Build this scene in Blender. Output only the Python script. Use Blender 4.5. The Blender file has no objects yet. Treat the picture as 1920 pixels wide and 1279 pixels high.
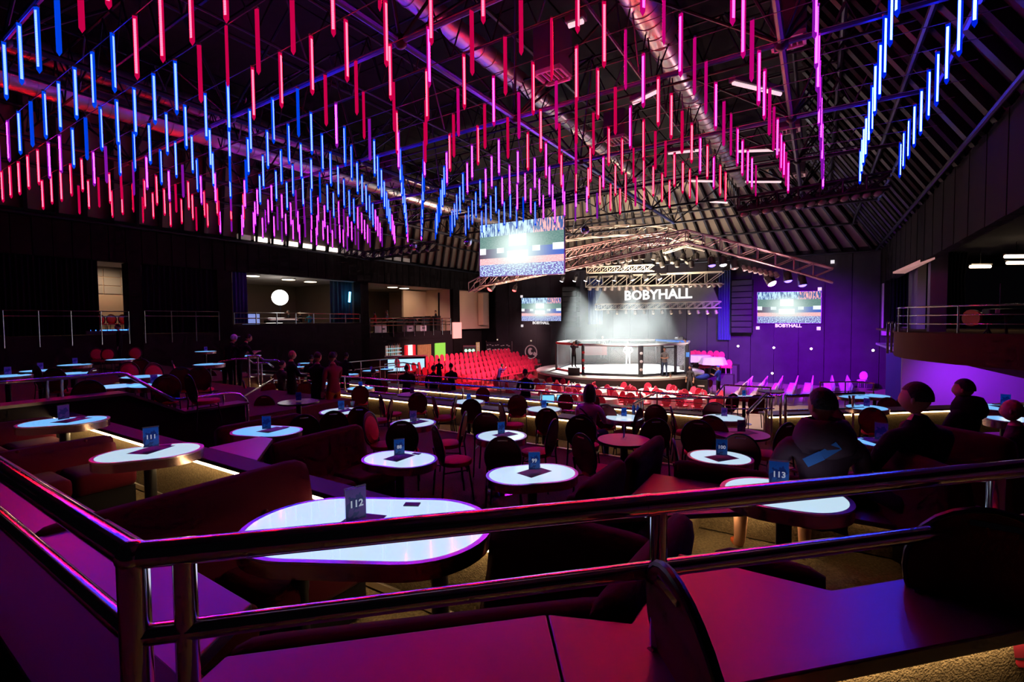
import bpy, bmesh, math, random
from mathutils import Vector as V, Matrix as M, Euler
random.seed(11)
R = math.radians
S = bpy.context.scene
COL = S.collection

# ---------------------------------------------------------------- camera, world, exposure
EYE = 4.6                      # lens height above the arena floor
FPX = 900.0                    # focal length in pixels of the 1920 px frame
cam = bpy.data.cameras.new('camera')
cam.sensor_width = 36.0
cam.lens = FPX / 1920 * 36.0
cam.clip_start = 0.05
cam.clip_end = 300
camo = bpy.data.objects.new('camera', cam)
COL.objects.link(camo)
PITCH, ROLL = R(-2.32), R(-0.54)
CROT = Euler((R(90) + PITCH, 0, 0)).to_matrix() @ M.Rotation(ROLL, 3, 'Z')
camo.matrix_world = M.Translation((0, 0, EYE)) @ CROT.to_4x4()
S.camera = camo
cam.dof.use_dof = False

w = bpy.data.worlds.new('world'); S.world = w; w.use_nodes = True
w.node_tree.nodes['Background'].inputs[0].default_value = (0.45, 0.35, 0.6, 1)
w.node_tree.nodes['Background'].inputs[1].default_value = 0.0015
S.view_settings.view_transform = 'Standard'
S.view_settings.look = 'None'
S.view_settings.exposure = 0.0
S.view_settings.gamma = 1.0
S.view_settings.use_curve_mapping = False
cy = S.cycles
cy.use_light_tree = True
cy.max_bounces = 4; cy.diffuse_bounces = 2; cy.glossy_bounces = 2; cy.transmission_bounces = 3
cy.transparent_max_bounces = 12; cy.volume_bounces = 0
cy.caustics_reflective = False; cy.caustics_refractive = False
cy.sample_clamp_indirect = 3.0
cy.use_denoising = True
cy.use_adaptive_sampling = True; cy.adaptive_threshold = 0.02; cy.adaptive_min_samples = 12

# ---------------------------------------------------------------- places
TH = R(32.5)                   # the hall's axis points this far to the right of the lens
CO, SI = math.cos(TH), math.sin(TH)
def hall(u, v, z=0.0):         # u along the stage wall, v towards the stage
    return V((u * CO + v * SI, -u * SI + v * CO, z))
def unhall(p):
    return p.x * CO - p.y * SI, p.x * SI + p.y * CO
def ray(px, py):
    return CROT @ V(((px - 960) / FPX, -(py - 639.5) / FPX, -1.0))
def onz(px, py, z):
    d = ray(px, py); t = (z - EYE) / d.z
    return V((d.x * t, d.y * t, z))
def low(px, py, h):            # point h below the lens
    return onz(px, py, EYE - h)
def dep(px, py, y):
    d = ray(px, py); t = y / d.y
    return V((d.x * t, y, EYE + d.z * t))
def on_u(px, py, u):
    d = ray(px, py); k = d.x * CO - d.y * SI; t = u / k
    return V((d.x * t, d.y * t, EYE + d.z * t))
def on_v(px, py, v):
    d = ray(px, py); k = d.x * SI + d.y * CO; t = v / k
    return V((d.x * t, d.y * t, EYE + d.z * t))
CINV = CROT.transposed()
def proj(p):
    q = CINV @ (V(p) - V((0, 0, EYE)))
    if q.z > -0.05: return None
    return 960 + FPX * q.x / -q.z, 639.5 - FPX * q.y / -q.z, -q.z

# ---------------------------------------------------------------- materials
MATS = {}
def mat(name, col, rough=0.6, metal=0.0, emit=None, es=0.0, var=0.0, vscale=8.0, bump=0.0, bscale=60.0, sheen=0.0, alpha=1.0, spec=0.5, trans=0.0):
    if name in MATS: return MATS[name]
    m = bpy.data.materials.new(name); m.use_nodes = True
    nt = m.node_tree; b = nt.nodes['Principled BSDF']
    b.inputs['Base Color'].default_value = (*col, 1)
    b.inputs['Roughness'].default_value = rough
    b.inputs['Metallic'].default_value = metal
    b.inputs['Specular IOR Level'].default_value = spec
    if sheen: b.inputs['Sheen Weight'].default_value = sheen
    if trans: b.inputs['Transmission Weight'].default_value = trans
    b.inputs['Alpha'].default_value = alpha
    if emit:
        b.inputs['Emission Color'].default_value = (*emit, 1)
        b.inputs['Emission Strength'].default_value = es
    if var or bump:
        tc = nt.nodes.new('ShaderNodeTexCoord')
    if var:
        n = nt.nodes.new('ShaderNodeTexNoise'); n.inputs['Scale'].default_value = vscale; n.inputs['Detail'].default_value = 3
        nt.links.new(tc.outputs['Object'], n.inputs['Vector'])
        mx = nt.nodes.new('ShaderNodeMix'); mx.data_type = 'RGBA'
        mx.inputs[6].default_value = (*[x * (1 - var) for x in col], 1)
        mx.inputs[7].default_value = (*[min(1, x * (1 + var)) for x in col], 1)
        nt.links.new(n.outputs['Fac'], mx.inputs[0]); nt.links.new(mx.outputs[2], b.inputs['Base Color'])
    if bump:
        n2 = nt.nodes.new('ShaderNodeTexNoise'); n2.inputs['Scale'].default_value = bscale; n2.inputs['Detail'].default_value = 2
        nt.links.new(tc.outputs['Object'], n2.inputs['Vector'])
        bp = nt.nodes.new('ShaderNodeBump'); bp.inputs['Strength'].default_value = bump; bp.inputs['Distance'].default_value = 0.02
        nt.links.new(n2.outputs['Fac'], bp.inputs['Height']); nt.links.new(bp.outputs['Normal'], b.inputs['Normal'])
    MATS[name] = m
    return m
def glow(name, col, st, sample=True):
    if name in MATS: return MATS[name]
    m = bpy.data.materials.new(name); m.use_nodes = True
    nt = m.node_tree; nt.nodes.remove(nt.nodes['Principled BSDF'])
    e = nt.nodes.new('ShaderNodeEmission'); e.inputs[0].default_value = (*col, 1); e.inputs[1].default_value = st
    nt.links.new(e.outputs[0], nt.nodes['Material Output'].inputs[0])
    if not sample: m.cycles.emission_sampling = 'NONE'
    MATS[name] = m
    return m

# ---------------------------------------------------------------- mesh building
class B:
    def __init__(self): self.v = []; self.f = []; self.m = []; self.cur = 0
    def add(self, vs, fs):
        o = len(self.v); self.v += [tuple(x) for x in vs]
        self.f += [tuple(i + o for i in f) for f in fs]; self.m += [self.cur] * len(fs)
        return self
    def box(self, c, s, rz=0.0, mt=None):
        c = V(c); h = V(s) / 2
        pts = [V((x * h.x, y * h.y, z * h.z)) for z in (-1, 1) for y in (-1, 1) for x in (-1, 1)]
        r = mt if mt is not None else M.Rotation(rz, 3, 'Z')
        pts = [c + r @ p for p in pts]
        return self.add(pts, [(0, 2, 3, 1), (4, 5, 7, 6), (0, 1, 5, 4), (2, 6, 7, 3), (0, 4, 6, 2), (1, 3, 7, 5)])
    def beam(self, p0, p1, w, h):          # box section between two points, h upright
        p0 = V(p0); p1 = V(p1); d = (p1 - p0).normalized()
        up = V((0, 0, 1)) if abs(d.z) < 0.95 else V((0, 1, 0))
        sd = d.cross(up).normalized(); up = sd.cross(d)
        pts = []
        for p in (p0, p1):
            for a, b in ((-1, -1), (1, -1), (1, 1), (-1, 1)): pts.append(p + sd * a * w / 2 + up * b * h / 2)
        return self.add(pts, [(3, 2, 1, 0), (4, 5, 6, 7), (0, 1, 5, 4), (1, 2, 6, 5), (2, 3, 7, 6), (3, 0, 4, 7)])
    def cyl(self, p0, p1, r0, r1=None, n=8, cap=True):
        p0 = V(p0); p1 = V(p1); r1 = r0 if r1 is None else r1
        d = (p1 - p0).normalized(); a = d.orthogonal().normalized(); b = d.cross(a)
        pts = []
        for p, r in ((p0, r0), (p1, r1)):
            for i in range(n):
                t = 2 * math.pi * i / n; pts.append(p + (a * math.cos(t) + b * math.sin(t)) * r)
        fs = [(i, (i + 1) % n, n + (i + 1) % n, n + i) for i in range(n)]
        if cap: fs += [tuple(range(n))[::-1], tuple(range(n, 2 * n))]
        return self.add(pts, fs)
    def path(self, ps, r, n=8, closed=False):
        ps = [V(p) for p in ps]; k = len(ps); rings = []; a = None
        for i, p in enumerate(ps):
            if closed: d = (ps[(i + 1) % k] - ps[i - 1])
            else: d = (ps[min(i + 1, k - 1)] - ps[max(i - 1, 0)])
            d.normalize()
            if a is None: a = d.orthogonal().normalized()
            a = (a - d * a.dot(d)).normalized(); b = d.cross(a)
            sc = 1.0
            if 0 < i < k - 1:
                cs = (ps[i] - ps[i - 1]).normalized().dot(d); sc = min(1.5, 1 / max(0.3, cs))
            rings.append([p + (a * math.cos(2 * math.pi * j / n) + b * math.sin(2 * math.pi * j / n)) * r * (1 if not 0 < i < k - 1 else 1) for j in range(n)])
        pts = [q for rg in rings for q in rg]; fs = []
        for i in range(k if closed else k - 1):
            o, o2 = i * n, ((i + 1) % k) * n
            fs += [(o + j, o + (j + 1) % n, o2 + (j + 1) % n, o2 + j) for j in range(n)]
        if not closed: fs += [tuple(range(n))[::-1], tuple(range((k - 1) * n, k * n))]
        return self.add(pts, fs)
    def lathe(self, prof, n=16, c=(0, 0, 0), sx=1.0, sy=1.0):
        c = V(c); pts = []
        for r, z in prof:
            for i in range(n):
                t = 2 * math.pi * i / n; pts.append(c + V((r * sx * math.cos(t), r * sy * math.sin(t), z)))
        fs = []
        for k in range(len(prof) - 1):
            for i in range(n): fs.append((k * n + i, k * n + (i + 1) % n, (k + 1) * n + (i + 1) % n, (k + 1) * n + i))
        if prof[0][0] > 1e-4: fs.append(tuple(range(n))[::-1])
        if prof[-1][0] > 1e-4: fs.append(tuple(range((len(prof) - 1) * n, len(prof) * n)))
        return self.add(pts, fs)
    def prism(self, poly, z0, z1):
        n = len(poly); pts = [(x, y, z0) for x, y in poly] + [(x, y, z1) for x, y in poly]
        fs = [tuple(range(n))[::-1], tuple(range(n, 2 * n))] + [(i, (i + 1) % n, n + (i + 1) % n, n + i) for i in range(n)]
        return self.add(pts, fs)
    def extr(self, poly, axis, a0, a1):    # polygon in the plane across `axis`
        def P(p, t): return (t, p[0], p[1]) if axis == 'x' else (p[0], t, p[1])
        n = len(poly); pts = [P(p, a0) for p in poly] + [P(p, a1) for p in poly]
        fs = [tuple(range(n))[::-1], tuple(range(n, 2 * n))] + [(i, (i + 1) % n, n + (i + 1) % n, n + i) for i in range(n)]
        return self.add(pts, fs)
    def ball(self, c, r, nu=10, nv=6, sc=(1, 1, 1)):
        c = V(c); pts = [c + V((0, 0, -r * sc[2]))]
        for j in range(1, nv):
            a = -math.pi / 2 + math.pi * j / nv
            for i in range(nu):
                t = 2 * math.pi * i / nu
                pts.append(c + V((r * sc[0] * math.cos(a) * math.cos(t), r * sc[1] * math.cos(a) * math.sin(t), r * sc[2] * math.sin(a))))
        pts.append(c + V((0, 0, r * sc[2]))); L = len(pts) - 1; fs = []
        for i in range(nu): fs.append((0, 1 + (i + 1) % nu, 1 + i)); fs.append((L, L - nu + i, L - nu + (i + 1) % nu))
        for j in range(nv - 2):
            for i in range(nu):
                a = 1 + j * nu; fs.append((a + i, a + (i + 1) % nu, a + nu + (i + 1) % nu, a + nu + i))
        return self.add(pts, fs)
    def quad(self, a, b, c, d): return self.add([a, b, c, d], [(0, 1, 2, 3)])
    def tf(self, mt):
        self.v = [tuple(mt @ V(p)) for p in self.v]; return self
    def mesh(self, name, mats, smooth=False, bevel=0.0, seg=2, ang=40):
        me = bpy.data.meshes.new(name); me.from_pydata(self.v, [], self.f)
        if not isinstance(mats, (list, tuple)): mats = [mats]
        for m in mats: me.materials.append(m)
        if len(mats) > 1:
            for p, i in zip(me.polygons, self.m): p.material_index = i
        bm = bmesh.new(); bm.from_mesh(me)
        bmesh.ops.recalc_face_normals(bm, faces=bm.faces)
        if bevel:
            es = [e for e in bm.edges if len(e.link_faces) == 2 and e.calc_face_angle(0) > R(25)]
            bmesh.ops.bevel(bm, geom=es, offset=bevel, segments=seg, profile=0.5, affect='EDGES', clamp_overlap=True)
        if smooth:
            for f in bm.faces: f.smooth = True
            for e in bm.edges:
                if len(e.link_faces) == 2 and e.calc_face_angle(0) > R(ang): e.smooth = False
        bm.to_mesh(me); bm.free(); me.update()
        return me
    def obj(self, name, mats, parent=None, smooth=False, bevel=0.0, loc=None, rz=None, seg=2, ang=40):
        return link(name, self.mesh(name, mats, smooth, bevel, seg, ang), parent, loc, rz)
def link(name, data, parent=None, loc=None, rz=None):
    o = bpy.data.objects.new(name, data); COL.objects.link(o)
    if parent: o.parent = parent
    if loc is not None: o.location = loc
    if rz is not None: o.rotation_euler = (0, 0, rz)
    return o
def tag(o, label, cat, group=None, kind=None):
    o['label'] = label; o['category'] = cat
    if group: o['group'] = group
    if kind: o['kind'] = kind
    return o
def struct(o, label=None):
    o['kind'] = 'structure'
    if label: o['label'] = label
    return o
def thing(name, label, cat, loc=(0, 0, 0), rz=0.0, group=None):
    o = bpy.data.objects.new(name, None); COL.objects.link(o)
    o.empty_display_size = 0.1
    o.location = loc; o.rotation_euler = (0, 0, rz)
    return tag(o, label, cat, group)
def dup(root, loc=None, rz=None, label=None, group=None):
    r = root.copy(); COL.objects.link(r)
    if loc is not None: r.location = loc
    if rz is not None: r.rotation_euler = (0, 0, rz)
    if label: r['label'] = label
    if group: r['group'] = group
    for ch in root.children:
        k = ch.copy(); COL.objects.link(k); k.parent = r
        for g in ch.children:
            d = g.copy(); COL.objects.link(d); d.parent = k
    return r
def hobj(name, b, mats, **k):              # mesh laid out in hall coordinates
    return b.obj(name, mats, rz=-TH, **k)
def text_mesh(name, s, size, mt, parent, mw, ext=0.002, off=0.0, align='CENTER'):
    c = bpy.data.curves.new(name, 'FONT'); c.body = s; c.size = size; c.extrude = ext; c.offset = off
    c.align_x = align; c.align_y = 'CENTER'; c.resolution_u = 2
    o = bpy.data.objects.new(name, c); COL.objects.link(o)
    dg = bpy.context.evaluated_depsgraph_get()
    me = bpy.data.meshes.new_from_object(o.evaluated_get(dg))
    bpy.data.objects.remove(o); me.materials.clear(); me.materials.append(mt)
    me.transform(mw)
    return link(name, me, parent)
FACE = M.Rotation(R(90), 4, 'X')           # lays text upright, facing local -y

# common materials
m_black = mat('black_metal', (0.012, 0.012, 0.014), 0.35, 0.2)
m_blackwood = mat('black_panel', (0.012, 0.01, 0.012), 0.75, var=0.2, vscale=2, spec=0.1)
m_chrome = mat('polished_steel', (0.82, 0.81, 0.79), 0.13, 1.0)
m_steel = mat('brushed_steel', (0.6, 0.58, 0.56), 0.3, 1.0)
m_velvet = mat('red_velvet', (0.065, 0.0015, 0.008), 0.85, var=0.25, vscale=5, bump=0.05, bscale=120, sheen=0.04, spec=0.1)
m_redseat = mat('red_chair_fabric', (0.58, 0.018, 0.045), 0.8, var=0.2, vscale=20)
m_carpet = mat('speckled_carpet', (0.15, 0.11, 0.06), 0.95, var=0.75, vscale=55, bump=0.5, bscale=130, spec=0.1)
m_vinyl = mat('ledge_vinyl', (0.065, 0.05, 0.058), 0.33, var=0.04, vscale=30, spec=1.0)
m_wall = mat('dark_wall_paint', (0.022, 0.015, 0.016), 0.85, var=0.2, vscale=0.6, spec=0.1)
m_ledwarm = glow('warm_led', (1.0, 0.68, 0.34), 34.0)
# ================================================================= the hall's shell
UL, UR, VB = -26.7, 3.4, 39.0
ZT = EYE + 4.6                  # top of the side walls
# arena floor
b = B(); b.prism([(UL - 8, -8), (UR + 12, -8), (UR + 12, VB + 3), (UL - 8, VB + 3)], -0.2, 0.0)
m_arena = mat('arena_floor', (0.30, 0.20, 0.16), 0.45, var=0.15, vscale=1.5)
struct(hobj('floor', b, m_arena))
# stage wall: black drapery panels, each panel a part
root = struct(thing('wall_back', 'black panelled wall behind the fighting cage', 'wall', hall(0, VB), -TH)); del root['category']
m_bw = mat('stage_wall_black', (0.035, 0.028, 0.035), 0.8, var=0.3, vscale=1.2, spec=0.1)
n = 22
for i in range(n):
    x0 = UL + (UR + 3 - UL) * i / n; x1 = UL + (UR + 3 - UL) * (i + 1) / n
    B().box(((x0 + x1) / 2, 0.15 + 0.02 * (i % 2), ZT / 2 - 0.1), (x1 - x0 - 0.03, 0.3, ZT + 0.4)).obj('panel', m_bw, root)
B().box(((UL + UR) / 2, 0.42, ZT / 2), (UR - UL + 8, 0.16, ZT)).obj('backing', m_black, root)
# left wall: upper fascia of upright boards, pillars, lower wall
root = struct(thing('wall_left', 'dark side wall with curtained balcony openings', 'wall', hall(UL, 0), -TH)); del root['category']
m_fas = mat('brown_black_cladding', (0.010, 0.0065, 0.006), 0.8, var=0.2, vscale=0.8, spec=0.08)
zl = EYE + 2.86                 # lintel
v0 = -2.0
k = 0
while v0 < VB:
    v1 = min(VB, v0 + 0.62)
    B().box((-0.2 + 0.012 * (k % 2), (v0 + v1) / 2, (zl + ZT) / 2), (0.4, v1 - v0 - 0.025, ZT - zl)).obj('board', m_fas, root)
    v0 = v1; k += 1
B().box((-0.3, VB / 2 - 1, (zl + ZT) / 2), (0.3, VB + 2, ZT - zl - 0.05)).obj('backing', m_black, root)
def vat(px): return unhall(on_u(px, 600, UL))[1]
m_soff = mat('pale_soffit', (0.55, 0.5, 0.46), 0.7)
pil = [(-3, -2), (244, 268), (410, 437), (677, 692), (850, 853)]
for a, c2 in pil:
    va = vat(a) if a > 0 else -2; vb = vat(c2) if c2 > 0 else -1
    if a == 850: vb = va + 0.9
    B().box((-0.35, (va + vb) / 2, zl / 2), (0.7, vb - va, zl)).obj('pillar', m_fas, root)
# balcony fronts (spandrels) below the openings
zs = EYE - 0.02
def spandrel(pa, pb, ztop, zbot, dx=0.0):
    va = vat(pa) if pa > 0 else -2; vb = vat(pb)
    B().box((-0.15 + dx, (va + vb) / 2, (ztop + zbot) / 2), (0.3, vb - va, ztop - zbot)).obj('spandrel', m_wall, root)
spandrel(0, 244, EYE - 0.42, 0); spandrel(268, 410, EYE - 0.42, 0); spandrel(437, 677, zs, 0)
spandrel(692, 850, EYE - 0.72, EYE - 1.32, 0.0)
V3a, V3b = vat(692), vat(850)
# left rooms behind the openings
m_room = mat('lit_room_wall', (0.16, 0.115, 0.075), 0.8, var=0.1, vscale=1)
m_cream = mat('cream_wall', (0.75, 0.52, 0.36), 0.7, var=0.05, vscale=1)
b = B()
b.box((-7.9, 16, zl / 2 + 1), (0.2, 46, zl + 4))                    # far wall of the gallery
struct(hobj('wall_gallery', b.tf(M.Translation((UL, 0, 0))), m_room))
b = B(); b.box((UL - 4, 16, zl + 0.12), (7.7, 46, 0.2)); struct(hobj('ceiling_gallery', b, m_soff))
b = B(); b.box((UL - 4.1, 10, EYE - 0.52), (7.5, 2 * (V3a - 10) - 0.2, 0.2)); struct(hobj('floor_gallery', b, m_carpet))
b = B(); b.box((UL - 4.1, (V3a + V3b) / 2 + 0.6, EYE - 0.85), (7.5, V3b - V3a + 1, 0.2)); struct(hobj('floor_gallery', b, m_carpet))
for px in (425, 684, 851):
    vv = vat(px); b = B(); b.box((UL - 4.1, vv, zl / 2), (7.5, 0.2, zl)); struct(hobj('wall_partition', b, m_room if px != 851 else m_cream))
# cream lit wall slabs seen through the last two openings
va, vb = unhall(on_u(755, 580, UL - 3.2))[1], unhall(on_u(826, 580, UL - 3.2))[1]
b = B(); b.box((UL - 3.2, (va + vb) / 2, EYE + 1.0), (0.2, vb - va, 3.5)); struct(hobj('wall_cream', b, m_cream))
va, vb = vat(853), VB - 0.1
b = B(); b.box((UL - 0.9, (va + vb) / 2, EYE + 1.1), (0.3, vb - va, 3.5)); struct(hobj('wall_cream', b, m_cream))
b = B(); b.box((UL - 0.3, vb - 1.6, EYE + 1.2), (0.6, 0.8, 3.0)); struct(hobj('trim_1', b, m_cream))
b = B(); b.box((UL - 2.1, (va + vb) / 2, (EYE - 0.7) / 2), (0.8, vb - va, EYE - 0.7)); struct(hobj('wall_lower', b, m_wall))
b = B(); b.box((UL + 0.1, vat(855), EYE - 0.72), (0.15, 1.1, 1.4)); tag(hobj('wall_lightbox', b, mat('pink_lightbox', (0.8, 0.45, 0.4), 0.5, emit=(1, 0.42, 0.36), es=0.9)), 'pale pink upright panel hung at the end of the balcony front', 'sign')
# right side: fascia beam, soffit, gallery
root = struct(thing('wall_right', 'dark upper fascia above the curved balcony', 'wall', hall(UR, 0), -TH)); del root['category']
v0 = -3.0; k = 0
while v0 < VB:
    v1 = min(VB, v0 + 0.8)
    B().box((0.15 + 0.012 * (k % 2), (v0 + v1) / 2, EYE + 3.35), (0.3, v1 - v0 - 0.02, 2.3)).obj('board', m_fas, root); v0 = v1; k += 1
b = B(); b.box((UR + 5, 18, EYE + 3.2), (9.6, 46, 0.2)); struct(hobj('ceiling_gallery', b, m_blackwood))
b = B(); b.box((UR + 9.4, 18, EYE + 0.5), (0.2, 46, 10)); struct(hobj('wall_gallery', b, mat('right_gallery_wall', (0.30, 0.22, 0.22), 0.8)))
b = B(); b.box((UR + 1.2, VB - 3.0, (EYE + 3) / 2), (0.35, 5.9, EYE + 3)); struct(hobj('wall_return', b, mat('return_wall_blue_grey', (0.25, 0.22, 0.24), 0.8)))
b = B(); b.box((UR + 0.3, VB - 0.35, EYE + 0.9), (0.5, 0.5, 4.0)); struct(hobj('trim_2', b, m_soff))

# ---------------------------------------------------------------- roof: deck, slopes with ribs
m_deck = mat('roof_deck', (0.014, 0.012, 0.013), 0.8, var=0.5, vscale=0.7, spec=0.08)
m_ribm = mat('roof_sheet', (0.16, 0.13, 0.105), 0.6, var=0.25, vscale=1.0, spec=0.15)
m_frame = mat('space_frame_paint', (0.018, 0.018, 0.025), 0.4, 0.2, spec=0.2)
m_framel = mat('space_frame_tube', (0.22, 0.22, 0.27), 0.3, 0.5)
ZD = EYE + 9.0
ul, ur, vb, vf = -21.5, -0.5, 33.0, -9.0
root = struct(thing('ceiling', 'dark high roof deck of wide panels', 'ceiling', (0, 0, 0), -TH)); del root['category']
for i in range(7):
    for j in range(10):
        x0 = ul + (ur - ul) * i / 7; x1 = ul + (ur - ul) * (i + 1) / 7; y0 = vf + (vb - vf) * j / 10; y1 = vf + (vb - vf) * (j + 1) / 10
        B().box(((x0 + x1) / 2, (y0 + y1) / 2, ZD + 0.06), (x1 - x0 - 0.05, y1 - y0 - 0.05, 0.12)).obj('panel', m_deck, root)
def slope(name, a0, a1, b0, b1, n, label, flip=1):
    root = struct(thing(name, label, 'ceiling', (0, 0, 0), -TH)); del root['category']
    a0, a1, b0, b1 = V(a0), V(a1), V(b0), V(b1)      # a = low edge, b = high edge
    nn = (a1 - a0).cross(b0 - a0).normalized()
    if nn.z > 0: nn = -nn
    B().add([a0 - nn * .15, a1 - nn * .15, b1 - nn * .15, b0 - nn * .15], [(0, 1, 2, 3)]).add([a0 - nn * .2, a1 - nn * .2, b1 - nn * .2, b0 - nn * .2], [(0, 1, 2, 3)]).obj('sheet', m_ribm, root)
    for i in range(n):
        t = (i + 0.5) / n
        p, q = a0.lerp(a1, t), b0.lerp(b1, t)
        B().beam(p, q, 0.12, 0.3).obj('rib', m_deck if i % 2 else m_frame, root)
    for t in (0.02, 0.36, 0.7):
        B().cyl(a0.lerp(b0, t) + nn * .3, a1.lerp(b1, t) + nn * .3, 0.07, n=8).obj('purlin', m_frame, root)
slope('ceiling_slope', (UL, -2, ZT), (UL, VB, ZT), (ul, -2, ZD), (ul, vb, ZD), 44, 'left roof slope of ribbed pale sheets')
slope('ceiling_slope', (UL, VB, ZT), (UR, VB, ZT - 0.1), (ul, vb, ZD), (ur, vb, ZD), 36, 'roof slope of ribbed sheets above the stage wall')
slope('ceiling_slope', (UR, -2, ZT - 0.1), (UR, VB, ZT - 0.1), (ur, -2, ZD), (ur, vb, ZD), 44, 'right roof slope of ribbed sheets over the curved balcony')
# light strip windows under the left eave
tops = []
for i in range(14):
    v = 14.5 + i * 0.95
    b = B(); b.box((UL + 0.12, v, ZT + 0.16), (0.1, 0.72, 0.26))
    o = hobj('window_%d' % (i + 1), b, mat('eave_window_glow', (0.8, 0.75, 0.7), 0.5, emit=(1, 0.82, 0.72), es=1.6) if 15.4 < v < 20.4 else mat('eave_window_dim', (.5, .45, .4), .5, emit=(1, .8, .7), es=.12)); struct(o)

# ---------------------------------------------------------------- space frame
ZC = EYE + 5.6
BU = [UR - 1.05, -0.7, -7.1, -13.5, -19.9]
BV = [-1.5, 2.8, 7.1, 11.4, 15.7, 20.0, 24.3, 28.6]
m_bl = mat('frame_tube_blue', (0.05, 0.09, 0.30), 0.3, 0.5)
for u in BU:
    o = thing('roof_truss', 'x', 'truss', hall(u, BV[0], ZC), -TH, 'roof trusses running towards the stage')
    o['label'] = {BU[0]: 'steel tube truss along the eave of the curved balcony', BU[1]: 'steel truss running to the stage over the aisle', BU[2]: 'steel truss running to the stage below the centre duct', BU[3]: 'steel truss running to the stage left of the hanging screen', BU[4]: 'steel truss running to the stage beside the twin ducts'}[u]
    L = BV[-1] - BV[0]
    B().cyl((0, 0, 0), (0, L, 0), 0.075, n=8).obj('bottom_chord', m_bl if u in (BU[0], BU[2]) else m_frame, o, smooth=True)
    if u != BU[0]: B().cyl((0, -1, 2.2), (0, L + 1, 2.2), 0.06, n=8).obj('top_chord', m_frame, o, smooth=True)
    for i in range(len(BV) - 1):
        y0, y1 = BV[i] - BV[0], BV[i + 1] - BV[0]; ym = (y0 + y1) / 2
        if u != BU[0]:
            for sx in (-1.4, 1.4):
                for ye in (y0, y1): B().cyl((0, ye, 0), (sx, ym, 2.2), 0.035, n=6).obj('diagonal', m_frame, o, smooth=True)
        B().ball((0, y0, 0), 0.15, 10, 6).obj('node', m_frame, o, smooth=True)
for v in BV:
    o = thing('roof_crossbeam', 'x', 'truss', hall(UR - 1.05, v, ZC), -TH, 'crossbeams of the roof frame')
    o['label'] = 'steel crossbeam of the roof frame at row %s from the lens' % ['one', 'two', 'three', 'four', 'five', 'six', 'seven', 'eight'][BV.index(v)]
    B().cyl((0, 0, 0), (-23, 0, 0), 0.06, n=8).obj('chord', m_bl if v in (7.1, 11.4, 15.7) else m_frame, o, smooth=True)
    for i in range(len(BU) - 1):
        x0, x1 = BU[i] - BU[0], BU[i + 1] - BU[0]; xm = (x0 + x1) / 2
        for xe in (x0, x1): B().cyl((xe, 0, 0), (xm, 0, 2.2), 0.035, n=6).obj('diagonal', m_frame, o, smooth=True)

# finer lattice between the main trusses
for k, u in enumerate((-3.9, -10.3, -16.7, -22.4)):
    o = thing('roof_lattice', ['fine dark roof lattice right of the centre duct', 'fine dark roof lattice left of the centre duct', 'fine dark roof lattice right of the twin ducts', 'fine dark roof lattice along the left slope'][k], 'truss', hall(u, 1.0, EYE + 6.2), -TH)
    B().cyl((0, 0, 0), (0, 30, 0), .035, n=6).obj('bottom_chord', m_frame, o); B().cyl((0, 0, 1.5), (0, 30, 1.5), .035, n=6).obj('top_chord', m_frame, o)
    for i in range(24):
        y = i * 1.25
        B().cyl((0, y, 0), (0, y + .62, 1.5), .022, n=5).obj('web', m_frame, o); B().cyl((0, y + .62, 1.5), (0, y + 1.25, 0), .022, n=5).obj('web', m_framel if i % 4 == 0 else m_frame, o)
for k, v in enumerate((5.0, 9.3, 13.6, 17.9, 22.2)):
    o = thing('roof_lattice', 'fine cross lattice of the roof in bay %s from the lens' % ['one', 'two', 'three', 'four', 'five'][k], 'truss', hall(2.0, v, EYE + 6.4), -TH)
    B().cyl((0, 0, 0), (-24, 0, 0), .035, n=6).obj('bottom_chord', m_frame, o); B().cyl((0, 0, 1.4), (-24, 0, 1.4), .035, n=6).obj('top_chord', m_frame, o)
    for i in range(20):
        x = -i * 1.2
        B().cyl((x, 0, 0), (x - .6, 0, 1.4), .022, n=5).obj('web', m_frame, o); B().cyl((x - .6, 0, 1.4), (x - 1.2, 0, 0), .022, n=5).obj('web', m_framel if i % 5 == 0 else m_frame, o)
# ---------------------------------------------------------------- ducts
m_duct = mat('galvanised_duct', (0.62, 0.60, 0.58), 0.34, 0.9, var=0.12, vscale=2)
def duct(u, h, v0, v1, r, label):
    o = thing('air_duct', label, 'duct', hall(u, v0, EYE + h), -TH)
    L = v1 - v0
    B().cyl((0, 0, 0), (0, L, 0), r, n=24).obj('pipe', m_duct, o, smooth=True)
    n = int(L / 0.55)
    for i in range(n):
        y = (i + .5) * L / n; B().cyl((0, y - .02, 0), (0, y + .02, 0), r + 0.02, n=24).obj('seam', m_duct, o, smooth=True)
    for i in range(4): B().path([(-r - .03, L * (i + .5) / 4, 0), (-r - .03, L * (i + .5) / 4, 1.0)], 0.015, 6).obj('hanger', m_frame, o)
duct(-18.9, 6.9, 2.0, 30, 0.36, 'lower silver spiral duct of the left pair')
duct(-19.3, 8.0, 2.0, 30, 0.32, 'upper silver spiral duct of the left pair')
duct(-8.4, 7.9, 4.0, 30, 0.3, 'slim silver duct crossing above the red tubes')
duct(-3.75, 7.9, 4.0, 30, 0.46, 'wide silver duct above the pink tubes')

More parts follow.
